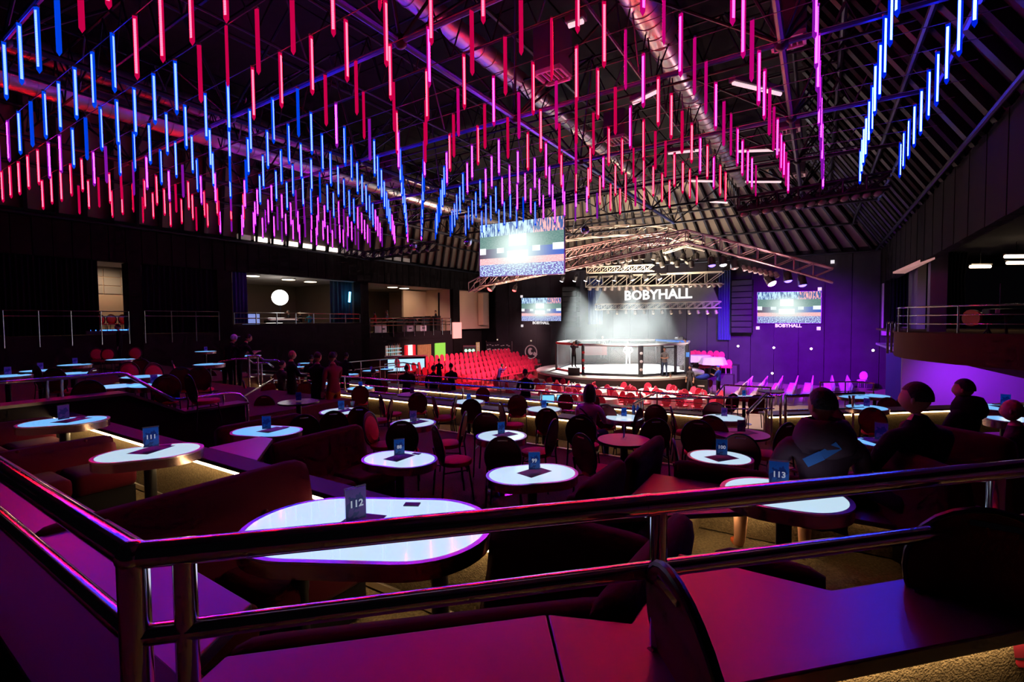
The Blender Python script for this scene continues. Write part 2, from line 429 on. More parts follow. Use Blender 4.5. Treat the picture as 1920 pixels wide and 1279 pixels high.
# air handling boxes with grilles
m_ac = mat('ac_box', (0.10, 0.085, 0.10), 0.5)
m_gr = mat('grille_paint', (0.6, 0.5, 0.48), 0.5)
def acbox(px, py, h, w_, d_, ht, label):
    p = onz(px, py, EYE + h)
    o = thing('air_vent', label, 'air vent', p, -TH)
    B().box((0, 0, ht / 2 + .05), (w_, d_, ht)).obj('body', m_ac, o, bevel=.02)
    for sx in (-1, 1): B().box((sx * (w_ / 2 - .03), 0, 0), (.06, d_, .1)).obj('frame', m_gr, o)
    for sy in (-1, 1): B().box((0, sy * (d_ / 2 - .03), 0), (w_, .06, .1)).obj('frame', m_gr, o)
    for i in range(6): B().box((-w_ / 2 + w_ * (i + .5) / 6, 0, .01), (.03, d_ - .1, .06)).obj('slat', m_gr, o)
acbox(1037, 142, 6.3, 0.75, 0.75, 1.1, 'square ceiling vent box above the red tubes near the hall middle')
acbox(1478, 78, 6.3, 0.7, 0.6, 0.9, 'square ceiling vent box beside the column of magenta tubes')
acbox(1158, 263, 6.6, 0.8, 0.8, 0.9, 'small far ceiling vent box among the red tubes')
acbox(1478, 244, 6.8, 0.75, 0.6, 0.9, 'second ceiling vent box along the magenta tube column')
acbox(1492, 329, 7.0, 0.8, 0.7, 0.9, 'farthest ceiling vent box along the magenta tube column')
acbox(735, 345, 6.5, 0.9, 0.9, 1.2, 'ceiling vent box beside the twin silver ducts')
# fluorescent battens
m_flu = mat('fluorescent_diffuser', (0.9, 0.85, 0.85), 0.5, emit=(1, 0.75, 0.78), es=.9)
def batten(pa, pb, h, label):
    a, c2 = onz(*pa, EYE + h), onz(*pb, EYE + h)
    mid = (a + c2) / 2; d = c2 - a; L = d.length
    o = thing('ceiling_batten', label, 'ceiling light', mid, math.atan2(d.y, d.x), 'fluorescent battens under the roof')
    B().box((0, 0, 0.1), (L, 0.22, 0.14)).obj('housing', m_ac, o, bevel=.02)
    B().cyl((-L / 2 + .05, 0, 0), (L / 2 - .05, 0, 0), 0.05, n=8).obj('tube', m_flu, o, smooth=True)
batten((1372, 155), (1466, 177), 6.0, 'fluorescent batten above the magenta tube column')
batten((1250, 288), (1318, 281), 6.2, 'fluorescent batten beside the wide silver duct')
batten((1378, 284), (1468, 281), 6.2, 'fluorescent batten right of the wide silver duct')
batten((1396, 341), (1466, 341), 6.4, 'farther fluorescent batten right of the wide duct')
batten((1290, 339), (1340, 340), 6.4, 'farther fluorescent batten left of the wide duct')
batten((1330, 378), (1365, 380), 6.4, 'farthest fluorescent batten above the lighting rig')
batten((1185, 195), (1235, 170), 6.0, 'fluorescent batten above the centre red tubes')
batten((1062, 50), (1098, 38), 6.0, 'fluorescent batten beside the nearest ceiling vent')
# ================================================================= hanging LED tubes
TUBE = {}
TCOL = {'red': ((1.0, 0.0055, 0.010), (0.55, 0.0, 0.06)), 'pink': ((1.0, 0.005, 0.12), (0.50, 0.0, 0.16)), 'violet': ((0.60, 0.007, 0.85), (0.22, 0.006, 0.36)),
        'blue': ((0.011, 0.020, 1.0), (0.0, 0.05, 0.75)), 'deepblue': ((0.012, 0.03, 1.0), (0.0, 0.015, 0.7))}
def dots(name, col, st):
    if name in MATS: return MATS[name]
    m = bpy.data.materials.new(name); m.use_nodes = True
    nt = m.node_tree; nt.nodes.remove(nt.nodes['Principled BSDF'])
    e = nt.nodes.new('ShaderNodeEmission'); e.inputs[0].default_value = (*col, 1)
    tc = nt.nodes.new('ShaderNodeTexCoord'); sp = nt.nodes.new('ShaderNodeSeparateXYZ')
    nt.links.new(tc.outputs['Object'], sp.inputs[0])
    a = nt.nodes.new('ShaderNodeMath'); a.operation = 'MULTIPLY'; a.inputs[1].default_value = 2 * math.pi / 0.0166
    nt.links.new(sp.outputs['Z'], a.inputs[0])
    b_ = nt.nodes.new('ShaderNodeMath'); b_.operation = 'SINE'; nt.links.new(a.outputs[0], b_.inputs[0])
    c_ = nt.nodes.new('ShaderNodeMapRange'); c_.inputs[1].default_value = -0.6; c_.inputs[2].default_value = 0.8
    c_.inputs[3].default_value = st * 0.45; c_.inputs[4].default_value = st * 1.5
    nt.links.new(b_.outputs[0], c_.inputs[0]); nt.links.new(c_.outputs[0], e.inputs[1])
    nt.links.new(e.outputs[0], nt.nodes['Material Output'].inputs[0])
    MATS[name] = m
    return m
TST = {'red': 66.0, 'pink': 60.0, 'violet': 52.0, 'blue': 40.0, 'deepblue': 85.0}
m_cap = mat('clear_cap', (0.25, 0.2, 0.25), 0.2)
for cn, (c1, c2) in TCOL.items():
    b = B()
    pr = [(-.029, -.017), (.029, -.017), (.029, .017), (-.029, .017)]
    b.v = [(x, y, 0.0) for x, y in pr] + [(x, y, -0.94) for x, y in pr] + [(0, 0, -1.0)]
    b.f = [(0, 1, 2, 3), (0, 4, 5, 1), (1, 5, 6, 2), (2, 6, 7, 3), (3, 7, 4, 0), (4, 8, 5), (5, 8, 6), (6, 8, 7), (7, 8, 4)]
    b.m = [0] * 9
    body = b.mesh('light_tube_' + cn, glow('tube_shell_' + cn, c2, 1.0, False))
    s1 = B(); s1.box((0, -.0185, -.475), (.034, .003, .85))
    s1.mesh  # strip on one face
    strip = s1.mesh('led_strip_' + cn, dots('led_strip_' + cn, c1, TST[cn]))
    cap = B().box((0, 0, .012), (.066, .04, .03)).mesh('end_cap', m_cap)
    TUBE[cn] = (body, strip, cap)
HT = 3.9
PIT = 0.232 * HT
GR = R(-1.0)
cand = []
rng = random.Random(5)
for k in range(-0, 27):
    for j in range(-1, 20):
        u = 0.44 * HT - PIT * k; v = 4.22 * HT - PIT * 1.03 * j
        # the grid sits a hair askew to the hall
        u2 = u + (v - 8) * math.tan(GR) * -1; v2 = v
        if v2 < 1.0: continue
        uu = u / HT; vv = v / HT
        if uu > 0.15: cn = 'deepblue'
        elif uu > -0.12: cn = 'violet'
        elif uu > -0.52: cn = 'pink'
        elif uu > -2.22: cn = 'red'
        elif uu > -2.45: cn = 'violet' if vv > 1.6 else ('red' if rng.random() < .6 else 'blue')
        elif uu > -4.15: cn = 'blue'
        elif uu > -4.6: cn = 'violet'
        else: cn = 'red' if vv < 2.6 else 'violet'
        if cn == 'red' and -2.25 < uu < -1.75 and vv > 2.6: cn = 'violet'
        if cn == 'red' and uu > -2.05 and rng.random() < 0.25: cn = 'pink'
        jig = rng.uniform(-.04, .04)
        top = hall(u2, v2, EYE + HT + 1.0 + jig)
        q = proj(top - V((0, 0, 0.5)))
        if q is None or not (-60 < q[0] < 1980 and -90 < q[1] < 700): continue
        cand.append((q[2], top, cn, q))
cand.sort(key=lambda t: t[0])
TLAB = {'red': 'red glowing LED tube hanging from the ceiling', 'pink': 'hot pink glowing LED tube hanging from the ceiling', 'violet': 'violet glowing LED tube hanging from the ceiling',
        'blue': 'light blue glowing LED tube hanging over the left seats', 'deepblue': 'deep blue glowing LED tube hanging beside the right eave'}
far = {}
NEAR_T = 300
for i, (d, top, cn, q) in enumerate(cand):
    view = math.atan2(-top.y, -top.x)          # bearing back to the lens
    r = rng.random()
    if cn in ('blue', 'deepblue'): dim = r < (0.22 if d < 9 else 0.1)
    else: dim = r < (0.42 if d < 12 else 0.2)
    off = rng.uniform(-60, 60) if not dim else rng.uniform(100, 260)
    rz = view + R(90) + R(off)
    if i < NEAR_T:
        body, strip, cap = TUBE[cn]
        o = tag(link('light_tube', body, None, top, rz), ('dim ' if dim else 'bright ') + TLAB[cn].split(' hanging')[0] + ' hanging ' + ('in the nearest rows' if d < 8 else 'in the middle rows' if d < 13 else 'in the far rows') + {'blue': ' over the left seats', 'deepblue': ' beside the right eave'}.get(cn, ' of the ceiling field'), 'light tube', cn + ' tubes of the ceiling light field')
        link('led_strip', strip, o); link('end_cap', cap, o)
    else: far.setdefault(cn, []).append((top, rz))
for cn, lst in far.items():
    b = B()
    for top, rz in lst:
        for me, mi in ((TUBE[cn][0], 0), (TUBE[cn][1], 1)):
            b.cur = mi; mt = M.Translation(top) @ M.Rotation(rz, 4, 'Z')
            b.add([mt @ v.co for v in me.vertices], [tuple(p.vertices) for p in me.polygons])
    o = b.obj('light_tube_field', [glow('tube_shell_' + cn, (1, 1, 1), 1), glow('led_strip_far_' + cn, TCOL[cn][0], TST[cn] * .8)])
    tag(o, 'farthest %s glowing LED tubes of the ceiling field' % {'deepblue': 'deep blue', 'blue': 'light blue'}.get(cn, cn), 'light tubes', kind='stuff')
# suspension cables: one per row of tubes
m_cable = mat('steel_cable', (0.18, 0.12, 0.2), 0.35, 0.6)
cb = B().cyl((0, 0, 0), (-24.5, 0, 0), 0.008, n=5).mesh('suspension_cable', m_cable)
for j in range(-1, 20):
    v = 4.22 * HT - PIT * 1.03 * j
    if v < -0.5: continue
    tag(link('suspension_cable', cb, None, hall(0.44 * HT + .8, v, EYE + HT + 1.03), -TH), 'thin steel cable carrying a row of hanging light tubes', 'cable', 'cables of the ceiling light field')
print('TUBES', len(cand))
# ================================================================= terraces
F0, F1, F2, F4, F5, F6 = EYE - 1.6, EYE - 1.82, EYE - 2.2, EYE - 2.46, EYE - 2.85, EYE - 3.3
def floor_poly(name, pts, ztop, zbot, label, world=False):
    b = B(); b.prism([(p[0], p[1]) for p in pts], zbot, ztop)
    return struct(b.obj(name, m_carpet) if world else hobj(name, b, m_carpet), label)
CA = V((-0.877, 1.084, 0)); DA = V((2.523, 0.546, 0)).normalized(); DB = V((-0.963, 0.636, 0)).normalized()
NA = V((-DA.y, DA.x, 0)); NB = V((DB.y, -DB.x, 0))          # away from the lens
PA = CA + DA * 8; PB = CA + DB * 9
floor_poly('floor_terrace', [CA, PA, (8, -4), (-9, -4), PB], F0, 0.01, 'carpeted terrace under the lens', True)
def split_floor():
    q = 0.12
    c0 = CA + (NA + NB).normalized() * 0.02
    floor_poly('floor_terrace', [c0, c0 + DA * 8, hall(3.2, 9.0), hall(-0.9, 4.62), hall(-0.9, 2.5), hall(-9.8, 2.5), c0 + DB * 8.5], F1, 0.01, 'first booth terrace in front of the near rail', True)
split_floor()
floor_poly('floor_terrace', [(-9.0, 2.5), (-0.9, 2.5), (-0.9, 4.62), (11, 4.62), (11, 7.35), (-9.0, 7.35)], F2, 0.01, 'second terrace with oval tables and banquet chairs')
floor_poly('floor_terrace', [(-20, 7.35), (12, 7.35), (12, 9.3), (-20, 9.3)], F4, 0.01, 'third terrace of round tables before the blue lit rail')
floor_poly('floor_terrace', [(-24, 9.3), (9, 9.3), (9, 12.6), (-24, 12.6)], F5, 0.01, 'fourth terrace beyond the blue lit rail')
floor_poly('floor_terrace', [(-24, 12.6), (4, 12.6), (4, 16), (-24, 16)], F6, 0.01, 'lowest terrace above the arena floor')
FL = EYE - 1.75
floor_poly('floor_terrace', [(UL, 0.5), (-9.05, 0.5), (-9.05, 7.3), (UL, 7.3)], FL, 0.01, 'raised side terrace below the left balcony')
floor_poly('floor_terrace', [(UL, 7.4), (-15.5, 7.4), (-15.5, 9.2), (UL, 9.2)], FL + 0.02, 0.02, 'raised side terrace by the left wall')
m_alu = mat('aluminium_nosing', (0.75, 0.7, 0.65), 0.3, 0.9)
for (u0, u1, v, z) in ((-9.0, 11, 7.36, F2), (-9.9, -0.9, 2.52, F1)):
    b = B(); b.box(((u0 + u1) / 2, v, z + .005), (u1 - u0, .05, .025)); struct(hobj('trim_3', b, m_alu))

# ---------------------------------------------------------------- parapets, ledges, rails
def rail_run(name, pts, r, label, posts=(), zfoot=None, mids=(), mr=None, m=None, pr=None):
    """hand rail through pts; posts are indices or (t) positions along it"""
    m = m or m_chrome
    pts = [V(p) for p in pts]
    o = thing(name, label, 'railing', (pts[0].x, pts[0].y, zfoot if zfoot is not None else pts[0].z - .4), 0)
    inv = -V(o.location)
    sp = []
    for i, p in enumerate(pts): sp.append(p + inv)
    B().path(sp, r, 16 if r > .02 and pts[0].length < 8 else 10).obj('top_rail', m, o, smooth=True, ang=60)
    for dz in mids: B().path([p - V((0, 0, dz)) for p in sp], mr or r * .75, 12).obj('mid_rail', m, o, smooth=True, ang=60)
    for p in posts:
        p = V(p) + inv; zb = 0.0
        B().cyl((p.x, p.y, zb), (p.x, p.y, p.z), pr or r * .85, n=14).obj('post', m, o, smooth=True, ang=60)
    return o
LZ = EYE - 0.95
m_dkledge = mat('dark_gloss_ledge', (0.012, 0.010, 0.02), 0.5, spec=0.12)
# the near ledge: boards cut to the plan, seen below the near rail
m_ledlow = glow('warm_led_low', (1.0, 0.6, 0.28), 3.0)
m_ledfar = glow('warm_led_far', (1.0, 0.68, 0.34), 13.0)
def ledge(name, polys, z, th, label, walls, zf, led=(), skirts=(), dark=()):
    o = thing(name, label, 'parapet', V((polys[0][0][0], polys[0][0][1], zf)), 0)
    off = V(o.location)
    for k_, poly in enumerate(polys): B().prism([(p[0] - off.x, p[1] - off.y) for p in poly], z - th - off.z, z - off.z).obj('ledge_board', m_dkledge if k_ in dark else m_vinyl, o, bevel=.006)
    for (a, c2, t) in walls:
        a, c2 = V(a), V(c2); B().beam(V((a.x - off.x, a.y - off.y, (z - th - zf) / 2 - .002)), V((c2.x - off.x, c2.y - off.y, (z - th - zf) / 2 - .002)), t, z - th - zf - .004).obj('carpet_wall', m_carpet, o)
    for (a, c2) in led:
        a, c2 = V(a), V(c2); B().beam(V((a.x - off.x, a.y - off.y, z - th - .02 - off.z)), V((c2.x - off.x, c2.y - off.y, z - th - .02 - off.z)), .02, .02).obj('led_strip', m_ledfar if name == 'terrace_parapet' else (m_ledlow if 'feet' in label else m_ledwarm), o)
    for (a, c2) in skirts:
        a, c2 = V(a), V(c2); B().beam(V((a.x - off.x, a.y - off.y, .03)), V((c2.x - off.x, c2.y - off.y, .03)), .02, .05).obj('skirting', m_alu, o)
    return o
def L2(px, py, h): p = low(px, py, h); return V((p.x, p.y, 0))
k0 = CA - NA * .16; k1 = CA + NA * .22
e1 = L2(1183, 1168, .95); e2 = L2(1273, 1037, .95); e3 = L2(1549, 1108, .95)
jA = CA + (NA * .0 + NB * .0)
inner = CA - (NA + NB).normalized() * .2; outer = CA + (NA + NB).normalized() * .26
s1 = CA + DA * 0.95
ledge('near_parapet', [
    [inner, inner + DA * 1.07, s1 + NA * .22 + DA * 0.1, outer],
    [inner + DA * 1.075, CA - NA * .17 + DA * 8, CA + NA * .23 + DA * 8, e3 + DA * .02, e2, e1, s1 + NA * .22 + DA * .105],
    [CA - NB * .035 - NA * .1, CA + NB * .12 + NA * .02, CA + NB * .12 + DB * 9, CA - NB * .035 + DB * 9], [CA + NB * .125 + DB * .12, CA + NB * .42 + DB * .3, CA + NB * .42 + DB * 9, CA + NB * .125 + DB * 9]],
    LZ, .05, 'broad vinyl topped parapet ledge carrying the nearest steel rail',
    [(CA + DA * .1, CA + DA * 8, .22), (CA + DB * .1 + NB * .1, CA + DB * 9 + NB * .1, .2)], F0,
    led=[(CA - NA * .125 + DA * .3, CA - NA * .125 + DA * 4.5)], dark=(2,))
RZ = EYE - 0.53
ra, rb = CA + V((0, 0, RZ)), None
pA2 = CA + DA * .105
o = rail_run('near_railing', [CA + V((0, 0, RZ)), CA + DA * 6 + V((0, 0, RZ))], .031, 'nearest polished steel railing running across the picture', zfoot=LZ + .001,
             posts=[CA + DA * t + V((0, 0, RZ)) for t in (0.105, 1.325, 2.60, 3.9)], mids=(.19,), mr=.025, pr=.025)
j = CA + DA * 1.29 + V((0, 0, RZ)) - V(o.location)
B().cyl(j - DA * .012, j + DA * .012, .0325, n=16).obj('joint_sleeve', m_chrome, o, smooth=True)
o = rail_run('side_railing', [CA + V((0, 0, RZ)) + DB * .0, CA + DB * 8 + V((0, 0, RZ))], .031, 'polished steel railing running off towards the left seats', zfoot=LZ + .001,
             posts=[CA + DB * t + V((0, 0, RZ)) for t in (0.0, 1.9, 3.8)], mids=(.19,), mr=.025, pr=.032)
B().ball(CA + V((0, 0, RZ)) - V(o.location), .036, 16, 10).obj('corner_elbow', m_chrome, o, smooth=True)
# second parapet line (T1 -> T2)
h1 = EYE - 1.2
ledge('booth_parapet', [[hall(-9.8, 2.10), hall(-1.4, 2.10), hall(-1.4, 2.31), hall(-9.8, 2.31)], [hall(-5.0, 2.315), hall(-4.15, 2.315), hall(-4.8, 2.85), hall(-5.0, 2.85)]], h1, .04, 'carpeted parapet with warm light strip beyond the long two column table',
      [(hall(-9.8, 2.26), hall(-1.4, 2.26), .1)], F1 + .01, led=[(hall(-9.7, 2.125), hall(-1.45, 2.125))], skirts=[(hall(-9.7, 2.19), hall(-1.45, 2.19))], dark=(0,))
h2 = EYE - 1.48
ledge('booth_parapet', [[hall(-1.32, 3.35), hall(-1.32, 4.6), hall(-.1, 4.6), hall(-.1, 4.3), hall(-.75, 3.8)]], h2, .04, 'pink lit ledge between the sofas right of the middle oval table',
      [(hall(-1.0, 3.9), hall(-1.0, 4.5), .3), (hall(-.9, 4.45), hall(-.1, 4.45), .2)], F1 + .01, led=[(hall(-.81, 3.9), hall(-.18, 4.38))])
ledge('booth_parapet', [[hall(-.05, 4.36), hall(3.0, 4.36), hall(3.0, 4.62), hall(-.05, 4.62)]], h2 - .02, .04, 'low parapet with warm light strip at the feet of the hooded man', [(hall(-.05, 4.56), hall(3.0, 4.56), .08)], F1 + .01, led=[(hall(0, 4.48), hall(1.6, 4.48))])
h4 = EYE - 1.97
C4 = L2(1185, 755, 1.5)
uc, vc = unhall(C4)
V4 = 8.75
ledge('terrace_parapet', [[hall(-19, V4), hall(uc + .1, V4), hall(uc + .1, V4 + .42), hall(-19, V4 + .42)]], h4, .04, 'long parapet with warm light strip under the blue lit rail',
      [(hall(-19, V4 + .21), hall(uc + .1, V4 + .21), .3)], F4 + .01, led=[(hall(-19, V4 + .03), hall(uc + .1, V4 + .03))])
rz4 = EYE - 1.5
us = [uc - 2.15 * i for i in range(7)]
rail_run('terrace_railing', [hall(-16.2, V4 + .25, rz4 - .05), hall(uc, V4 + .25, rz4)], .022, 'long blue lit steel railing behind the middle round tables', zfoot=h4 + .001,
         posts=[hall(u, V4 + .25, rz4) for u in us if u > -16], mids=(.2, .36), mr=.014)
E4 = L2(1452, 745, 1.5)
dd = (E4 - V((C4.x, C4.y, 0)))
C4b = hall(uc, V4 + .25)
rail_run('terrace_railing', [C4b + V((.03, .02, rz4)), V((E4.x, E4.y, rz4))], .022, 'violet lit steel railing leading to the stair gate', zfoot=F4 + .005,
         posts=[C4b.lerp(E4, t) + V((0, 0, rz4)) for t in (.02, .5, .98)], mids=(.22,), mr=.014)
V5 = 12.15
h5 = EYE - 2.3
ledge('terrace_parapet', [[hall(-22, V5), hall(-1.5, V5), hall(-1.5, V5 + .4), hall(-22, V5 + .4)]], h5, .04, 'far parapet with warm light strip beyond the blue lit rail',
      [(hall(-22, V5 + .2), hall(-1.5, V5 + .2), .28)], F5 + .01, led=[(hall(-22, V5 + .03), hall(-1.5, V5 + .03))])
rail_run('terrace_railing', [hall(-12, V5 + .2, EYE - 1.85), hall(-1.6, V5 + .2, EYE - 1.85)], .02, 'far steel railing above the white clothed arena tables', zfoot=h5 + .001,
         posts=[hall(-1.7 - 2.2 * i, V5 + .2, EYE - 1.85) for i in range(5)], mids=(.2,), mr=.013)
V6 = 15.6
h6 = EYE - 2.85
ledge('terrace_parapet', [[hall(-23, V6), hall(-7.5, V6), hall(-7.5, V6 + .35), hall(-23, V6 + .35)]], h6, .04, 'lowest parapet with warm light strip before the red chair stand',
      [(hall(-23, V6 + .18), hall(-7.5, V6 + .18), .25)], F6 + .01, led=[(hall(-23, V6 + .03), hall(-7.5, V6 + .03))])
# right terraces: lit parapet behind the hooded man, gate posts, stair rails
a4, b4 = L2(1445, 783, 1.95), L2(1640, 776, 1.95)
dR = (b4 - a4).normalized(); nR = V((-dR.y, dR.x, 0))
ledge('terrace_parapet', [[a4, b4 + dR * 6, b4 + dR * 6 + nR * .4, a4 + nR * .4]], EYE - 1.9, .04, 'parapet with warm light strip behind the hooded man',
      [(a4 + nR * .22 + dR * .1, b4 + dR * 6 + nR * .22, .3)], F4 + .01, led=[(a4 + nR * .04, b4 + dR * 6 + nR * .04)])
def px_rail(name, label, P, h_list, r, foot, posts, mids=()):
    pts = [low(px, py, h) for (px, py), h in zip(P, h_list)]
    return rail_run(name, pts, r, label, zfoot=foot, posts=[low(px, py, h) for (px, py), h in posts], mids=mids, mr=r * .7)
px_rail('gate_railing', 'dark stair railing with two posts left of the hooded man', [(1402, 774), (1437, 738), (1466, 742)], [1.55, 1.45, 1.45], .03, F4 + .005, [((1437, 738), 1.45), ((1464, 742), 1.45)])
px_rail('gate_railing', 'violet lit gate railing beside the hooded man', [(1472, 743), (1620, 738)], [1.45, 1.45], .03, F4 + .005, [((1473, 743), 1.45), ((1600, 738), 1.45)], (.28,))
px_rail('stair_railing', 'slanting violet stair railing above the arena tables', [(1188, 757), (1232, 736), (1332, 748)], [1.5, 1.5, 1.5], .022, F4 + .005, [((1232, 736), 1.5), ((1328, 748), 1.5)])
px_rail('stair_railing', 'slanting violet stair railing at the arena crew desk', [(1338, 746), (1358, 722), (1447, 727)], [2.0, 2.0, 2.0], .025, F5 + .005, [((1358, 722), 2.0), ((1445, 727), 2.0)])
px_rail('stair_railing', 'thin far railing before the purple chair rows', [(1537, 717), (1600, 716), (1640, 719)], [2.0, 2.0, 2.0], .02, F5 + .005, [((1538, 717), 2.0), ((1585, 717), 2.0), ((1638, 719), 2.0)], (.3,))
# left stair wall with its bent rail (runs along the hall's axis)
o = thing('stair_wall', 'low dark wall with purple ledge under the bent left handrail', 'parapet', hall(-8.9, 0, F2 - .4), -TH)
prof = [(-1, 0), (4.7, 0), (4.7, 1.14), (3.7, 1.14), (2.95, 1.55), (-1, 1.55)]
B().extr(prof, 'x', -.14, .14).obj('carpet_wall', m_blackwood, o)
def along(y0, z0, y1, z1): B().beam((0, y0, z0), (0, y1, z1), .38, .04).obj('ledge_board', m_vinyl, o)
along(-1, 1.57, 2.95, 1.57); along(2.95, 1.57, 3.7, 1.16); along(3.7, 1.16, 4.75, 1.16)
zb = F2 - .4
rp = [hall(-8.9, -1, zb + 1.87), hall(-8.9, 2.9, zb + 1.87), hall(-8.9, 3.0, zb + 1.85), hall(-8.9, 3.6, zb + 1.38), hall(-8.9, 3.72, zb + 1.36), hall(-8.9, 4.5, zb + 1.36), hall(-8.9, 4.68, zb + 1.32), hall(-8.9, 4.8, zb + 1.2), hall(-8.9, 4.82, zb + 1.0), hall(-8.9, 4.82, F2)]
o = rail_run('stair_handrail', rp, .026, 'bent violet handrail stepping down beside the left seats', zfoot=F2 - .4, pr=.018)
for vv, zt in ((.3, 1.87), (2.1, 1.87), (2.25, 1.87), (3.9, 1.36), (4.4, 1.36)):
    q = hall(-8.9, vv, zb + zt) - V(o.location); bz = 1.59 if zt > 1.8 else 1.18
    B().cyl((q.x, q.y, bz), (q.x, q.y, zt), .018, n=10).obj('post', m_chrome, o, smooth=True)
# short slanted handrail left of centre, upper-left stair rails
px_rail('stair_handrail', 'slanting steel handrail at the aisle left of the brown table', [(457, 744), (513, 711)], [1.55, 1.55], .024, F4 + .006, [((459, 743), 1.55), ((513, 711), 1.55)])
px_rail('stair_handrail', 'bent blue handrail below the man in the white cap', [(410, 680), (442, 673), (464, 673), (475, 681), (503, 681), (512, 688)], [1.15, 1.05, 1.05, 1.2, 1.2, 1.35], .03, FL - .3, [((442, 673), 1.05), ((466, 673), 1.05), ((490, 681), 1.2)])
px_rail('stair_handrail', 'farther bent handrail above the left tables', [(464, 668), (483, 667), (495, 676), (520, 676), (536, 689)], [.95, .95, 1.1, 1.1, 1.3], .03, FL - .3, [((466, 668), .95), ((483, 667), .95)])
px_rail('stair_handrail', 'pale twin railing beside the bar counter', [(638, 681), (745, 671)], [1.95, 1.95], .035, F6 - .3, [((640, 681), 1.95), ((676, 678), 1.95), ((712, 674), 1.95), ((744, 671), 1.95)], (.4,))
px_rail('stair_handrail', 'pale railing in front of the lit bar counter', [(720, 683), (756, 680), (785, 685)], [2.3, 2.3, 2.4], .035, F6 - .6, [((721, 683), 2.3), ((784, 685), 2.4)])

# ================================================================= sofas
SOFA_P = {}
def sofa(p0, p1, zf, label, hb=.88, group=None):
    p0, p1 = V((p0[0], p0[1], zf)), V((p1[0], p1[1], zf))
    d = p1 - p0; L = d.length; mid = (p0 + p1) / 2
    o = thing('booth_sofa', label, 'sofa', mid, math.atan2(d.y, d.x), group)
    B().box((0, .36, .13), (L - .04, .56, .22)).obj('base', m_blackwood, o)
    n = max(1, round(L / .62))
    for i in range(n):
        x = -L / 2 + L * (i + .5) / n
        B().box((x, .40, .34), (L / n - .012, .58, .20)).obj('seat_cushion', m_velvet, o, smooth=True, bevel=.06, seg=3)
    pr = [(.34, .30), (.02, .28), (-.02, .5), (-.07, hb - .1), (-.06, hb - .03), (-.02, hb), (.03, hb - .01), (.07, hb - .06), (.13, .6), (.22, .42)]
    bb = B(); ks = [(-L / 2, .75), (-L / 2 + .05, .95), (-L / 2 + .12, 1), (L / 2 - .12, 1), (L / 2 - .05, .95), (L / 2, .75)]
    rings = []
    for x, s_ in ks: rings += [(x, .05 + (y - .05) * s_, .36 + (z - .36) * (1 - (1 - s_) * .25)) for y, z in pr]
    m_ = len(pr); fs = [tuple(range(m_))[::-1], tuple(range(5 * m_, 6 * m_))]
    for k in range(5): fs += [(k * m_ + i, k * m_ + (i + 1) % m_, (k + 1) * m_ + (i + 1) % m_, (k + 1) * m_ + i) for i in range(m_)]
    bk = bb.add(rings, fs).obj('backrest', m_velvet, o, smooth=True, ang=70)
    for i in range(n):
        x = -L / 2 + L * (i + .5) / n; B().ball((x, .125, .66), .016, 8, 5, (1, .5, 1)).obj('button', m_velvet, bk, smooth=True)
    return o
SL = [
 (hall(-2.98, 1.98), hall(-2.98, .62), F1, 'dark red velvet sofa left of the long two column table', .90),
 (hall(-4.5, .62), hall(-3.1, .62), F1, 'dark red velvet sofa with its back to the left ledge', .88),
 (V((-.86, 1.42, 0)), V((.36, 1.64, 0)), F1, 'dark red velvet sofa backed against the near ledge', .86),
 (hall(-.56, 1.99), hall(-1.36, 1.99), F1, 'dark red velvet sofa facing the lens beside the yellow lit carpet', .90),
 (e1 + V((-.07, .05, 0)), e2 + V((.14, .34, 0)), F1, 'dark red velvet sofa with rounded end behind the post of the near rail', .92),
 (e2 + hall(.12, .1), e3 + hall(0, .1), F1, 'dark red velvet sofa below the ledge in front of the hooded man\'s table', .9),
 (hall(-5.0, 4.15), hall(-5.0, 2.95), F2, 'dark red velvet sofa left of the middle left oval table', .9),
 (hall(-4.2, 2.42), hall(-2.5, 2.42), F2, 'long dark red sofa between the long table and the middle left oval table', .88),
 (hall(-2.35, 2.5), hall(-1.5, 2.85), F2, 'short dark red sofa in front of the middle oval table', .88),
 (hall(-1.5, 3.35), hall(-1.5, 4.2), F2, 'dark red velvet sofa right of the middle oval table', .95),
 (hall(-1.45, 4.3), hall(-1.45, 5.3), F2, 'dark red velvet sofa pointing at the brown round table', .95),
 (hall(-1.15, 4.72), hall(.9, 4.72), F2, 'dark red velvet sofa in front of the small table past the pink ledge', .86),
 (hall(-6.5, 4.3), hall(-6.5, 3.1), F2, 'dark red sofa beside the oval table at the stair rail', .88),
 (hall(-8.7, 2.42), hall(-6.6, 2.42), F2, 'dark red sofa backed on the parapet near the left booth table', .86),
 (hall(-6.35, 1.98), hall(-6.35, 1.0), F1, 'dark red sofa left of the left booth table', .66),
 (hall(-8.3, 1.98), hall(-8.3, 1.0), F1, 'dark red sofa behind the leftmost lit oval table', .66),
 (L2(1665, 850, 1.0) + V((.0, .1, 0)), L2(1800, 905, 1.0), F1, 'dark sofa behind the man in the black top', .9),
 (L2(1690, 800, 1.0), L2(1900, 840, 1.0), F1, 'dark sofa along the right terrace below the curved balcony', .9),
]
for a in SL: sofa(*a)
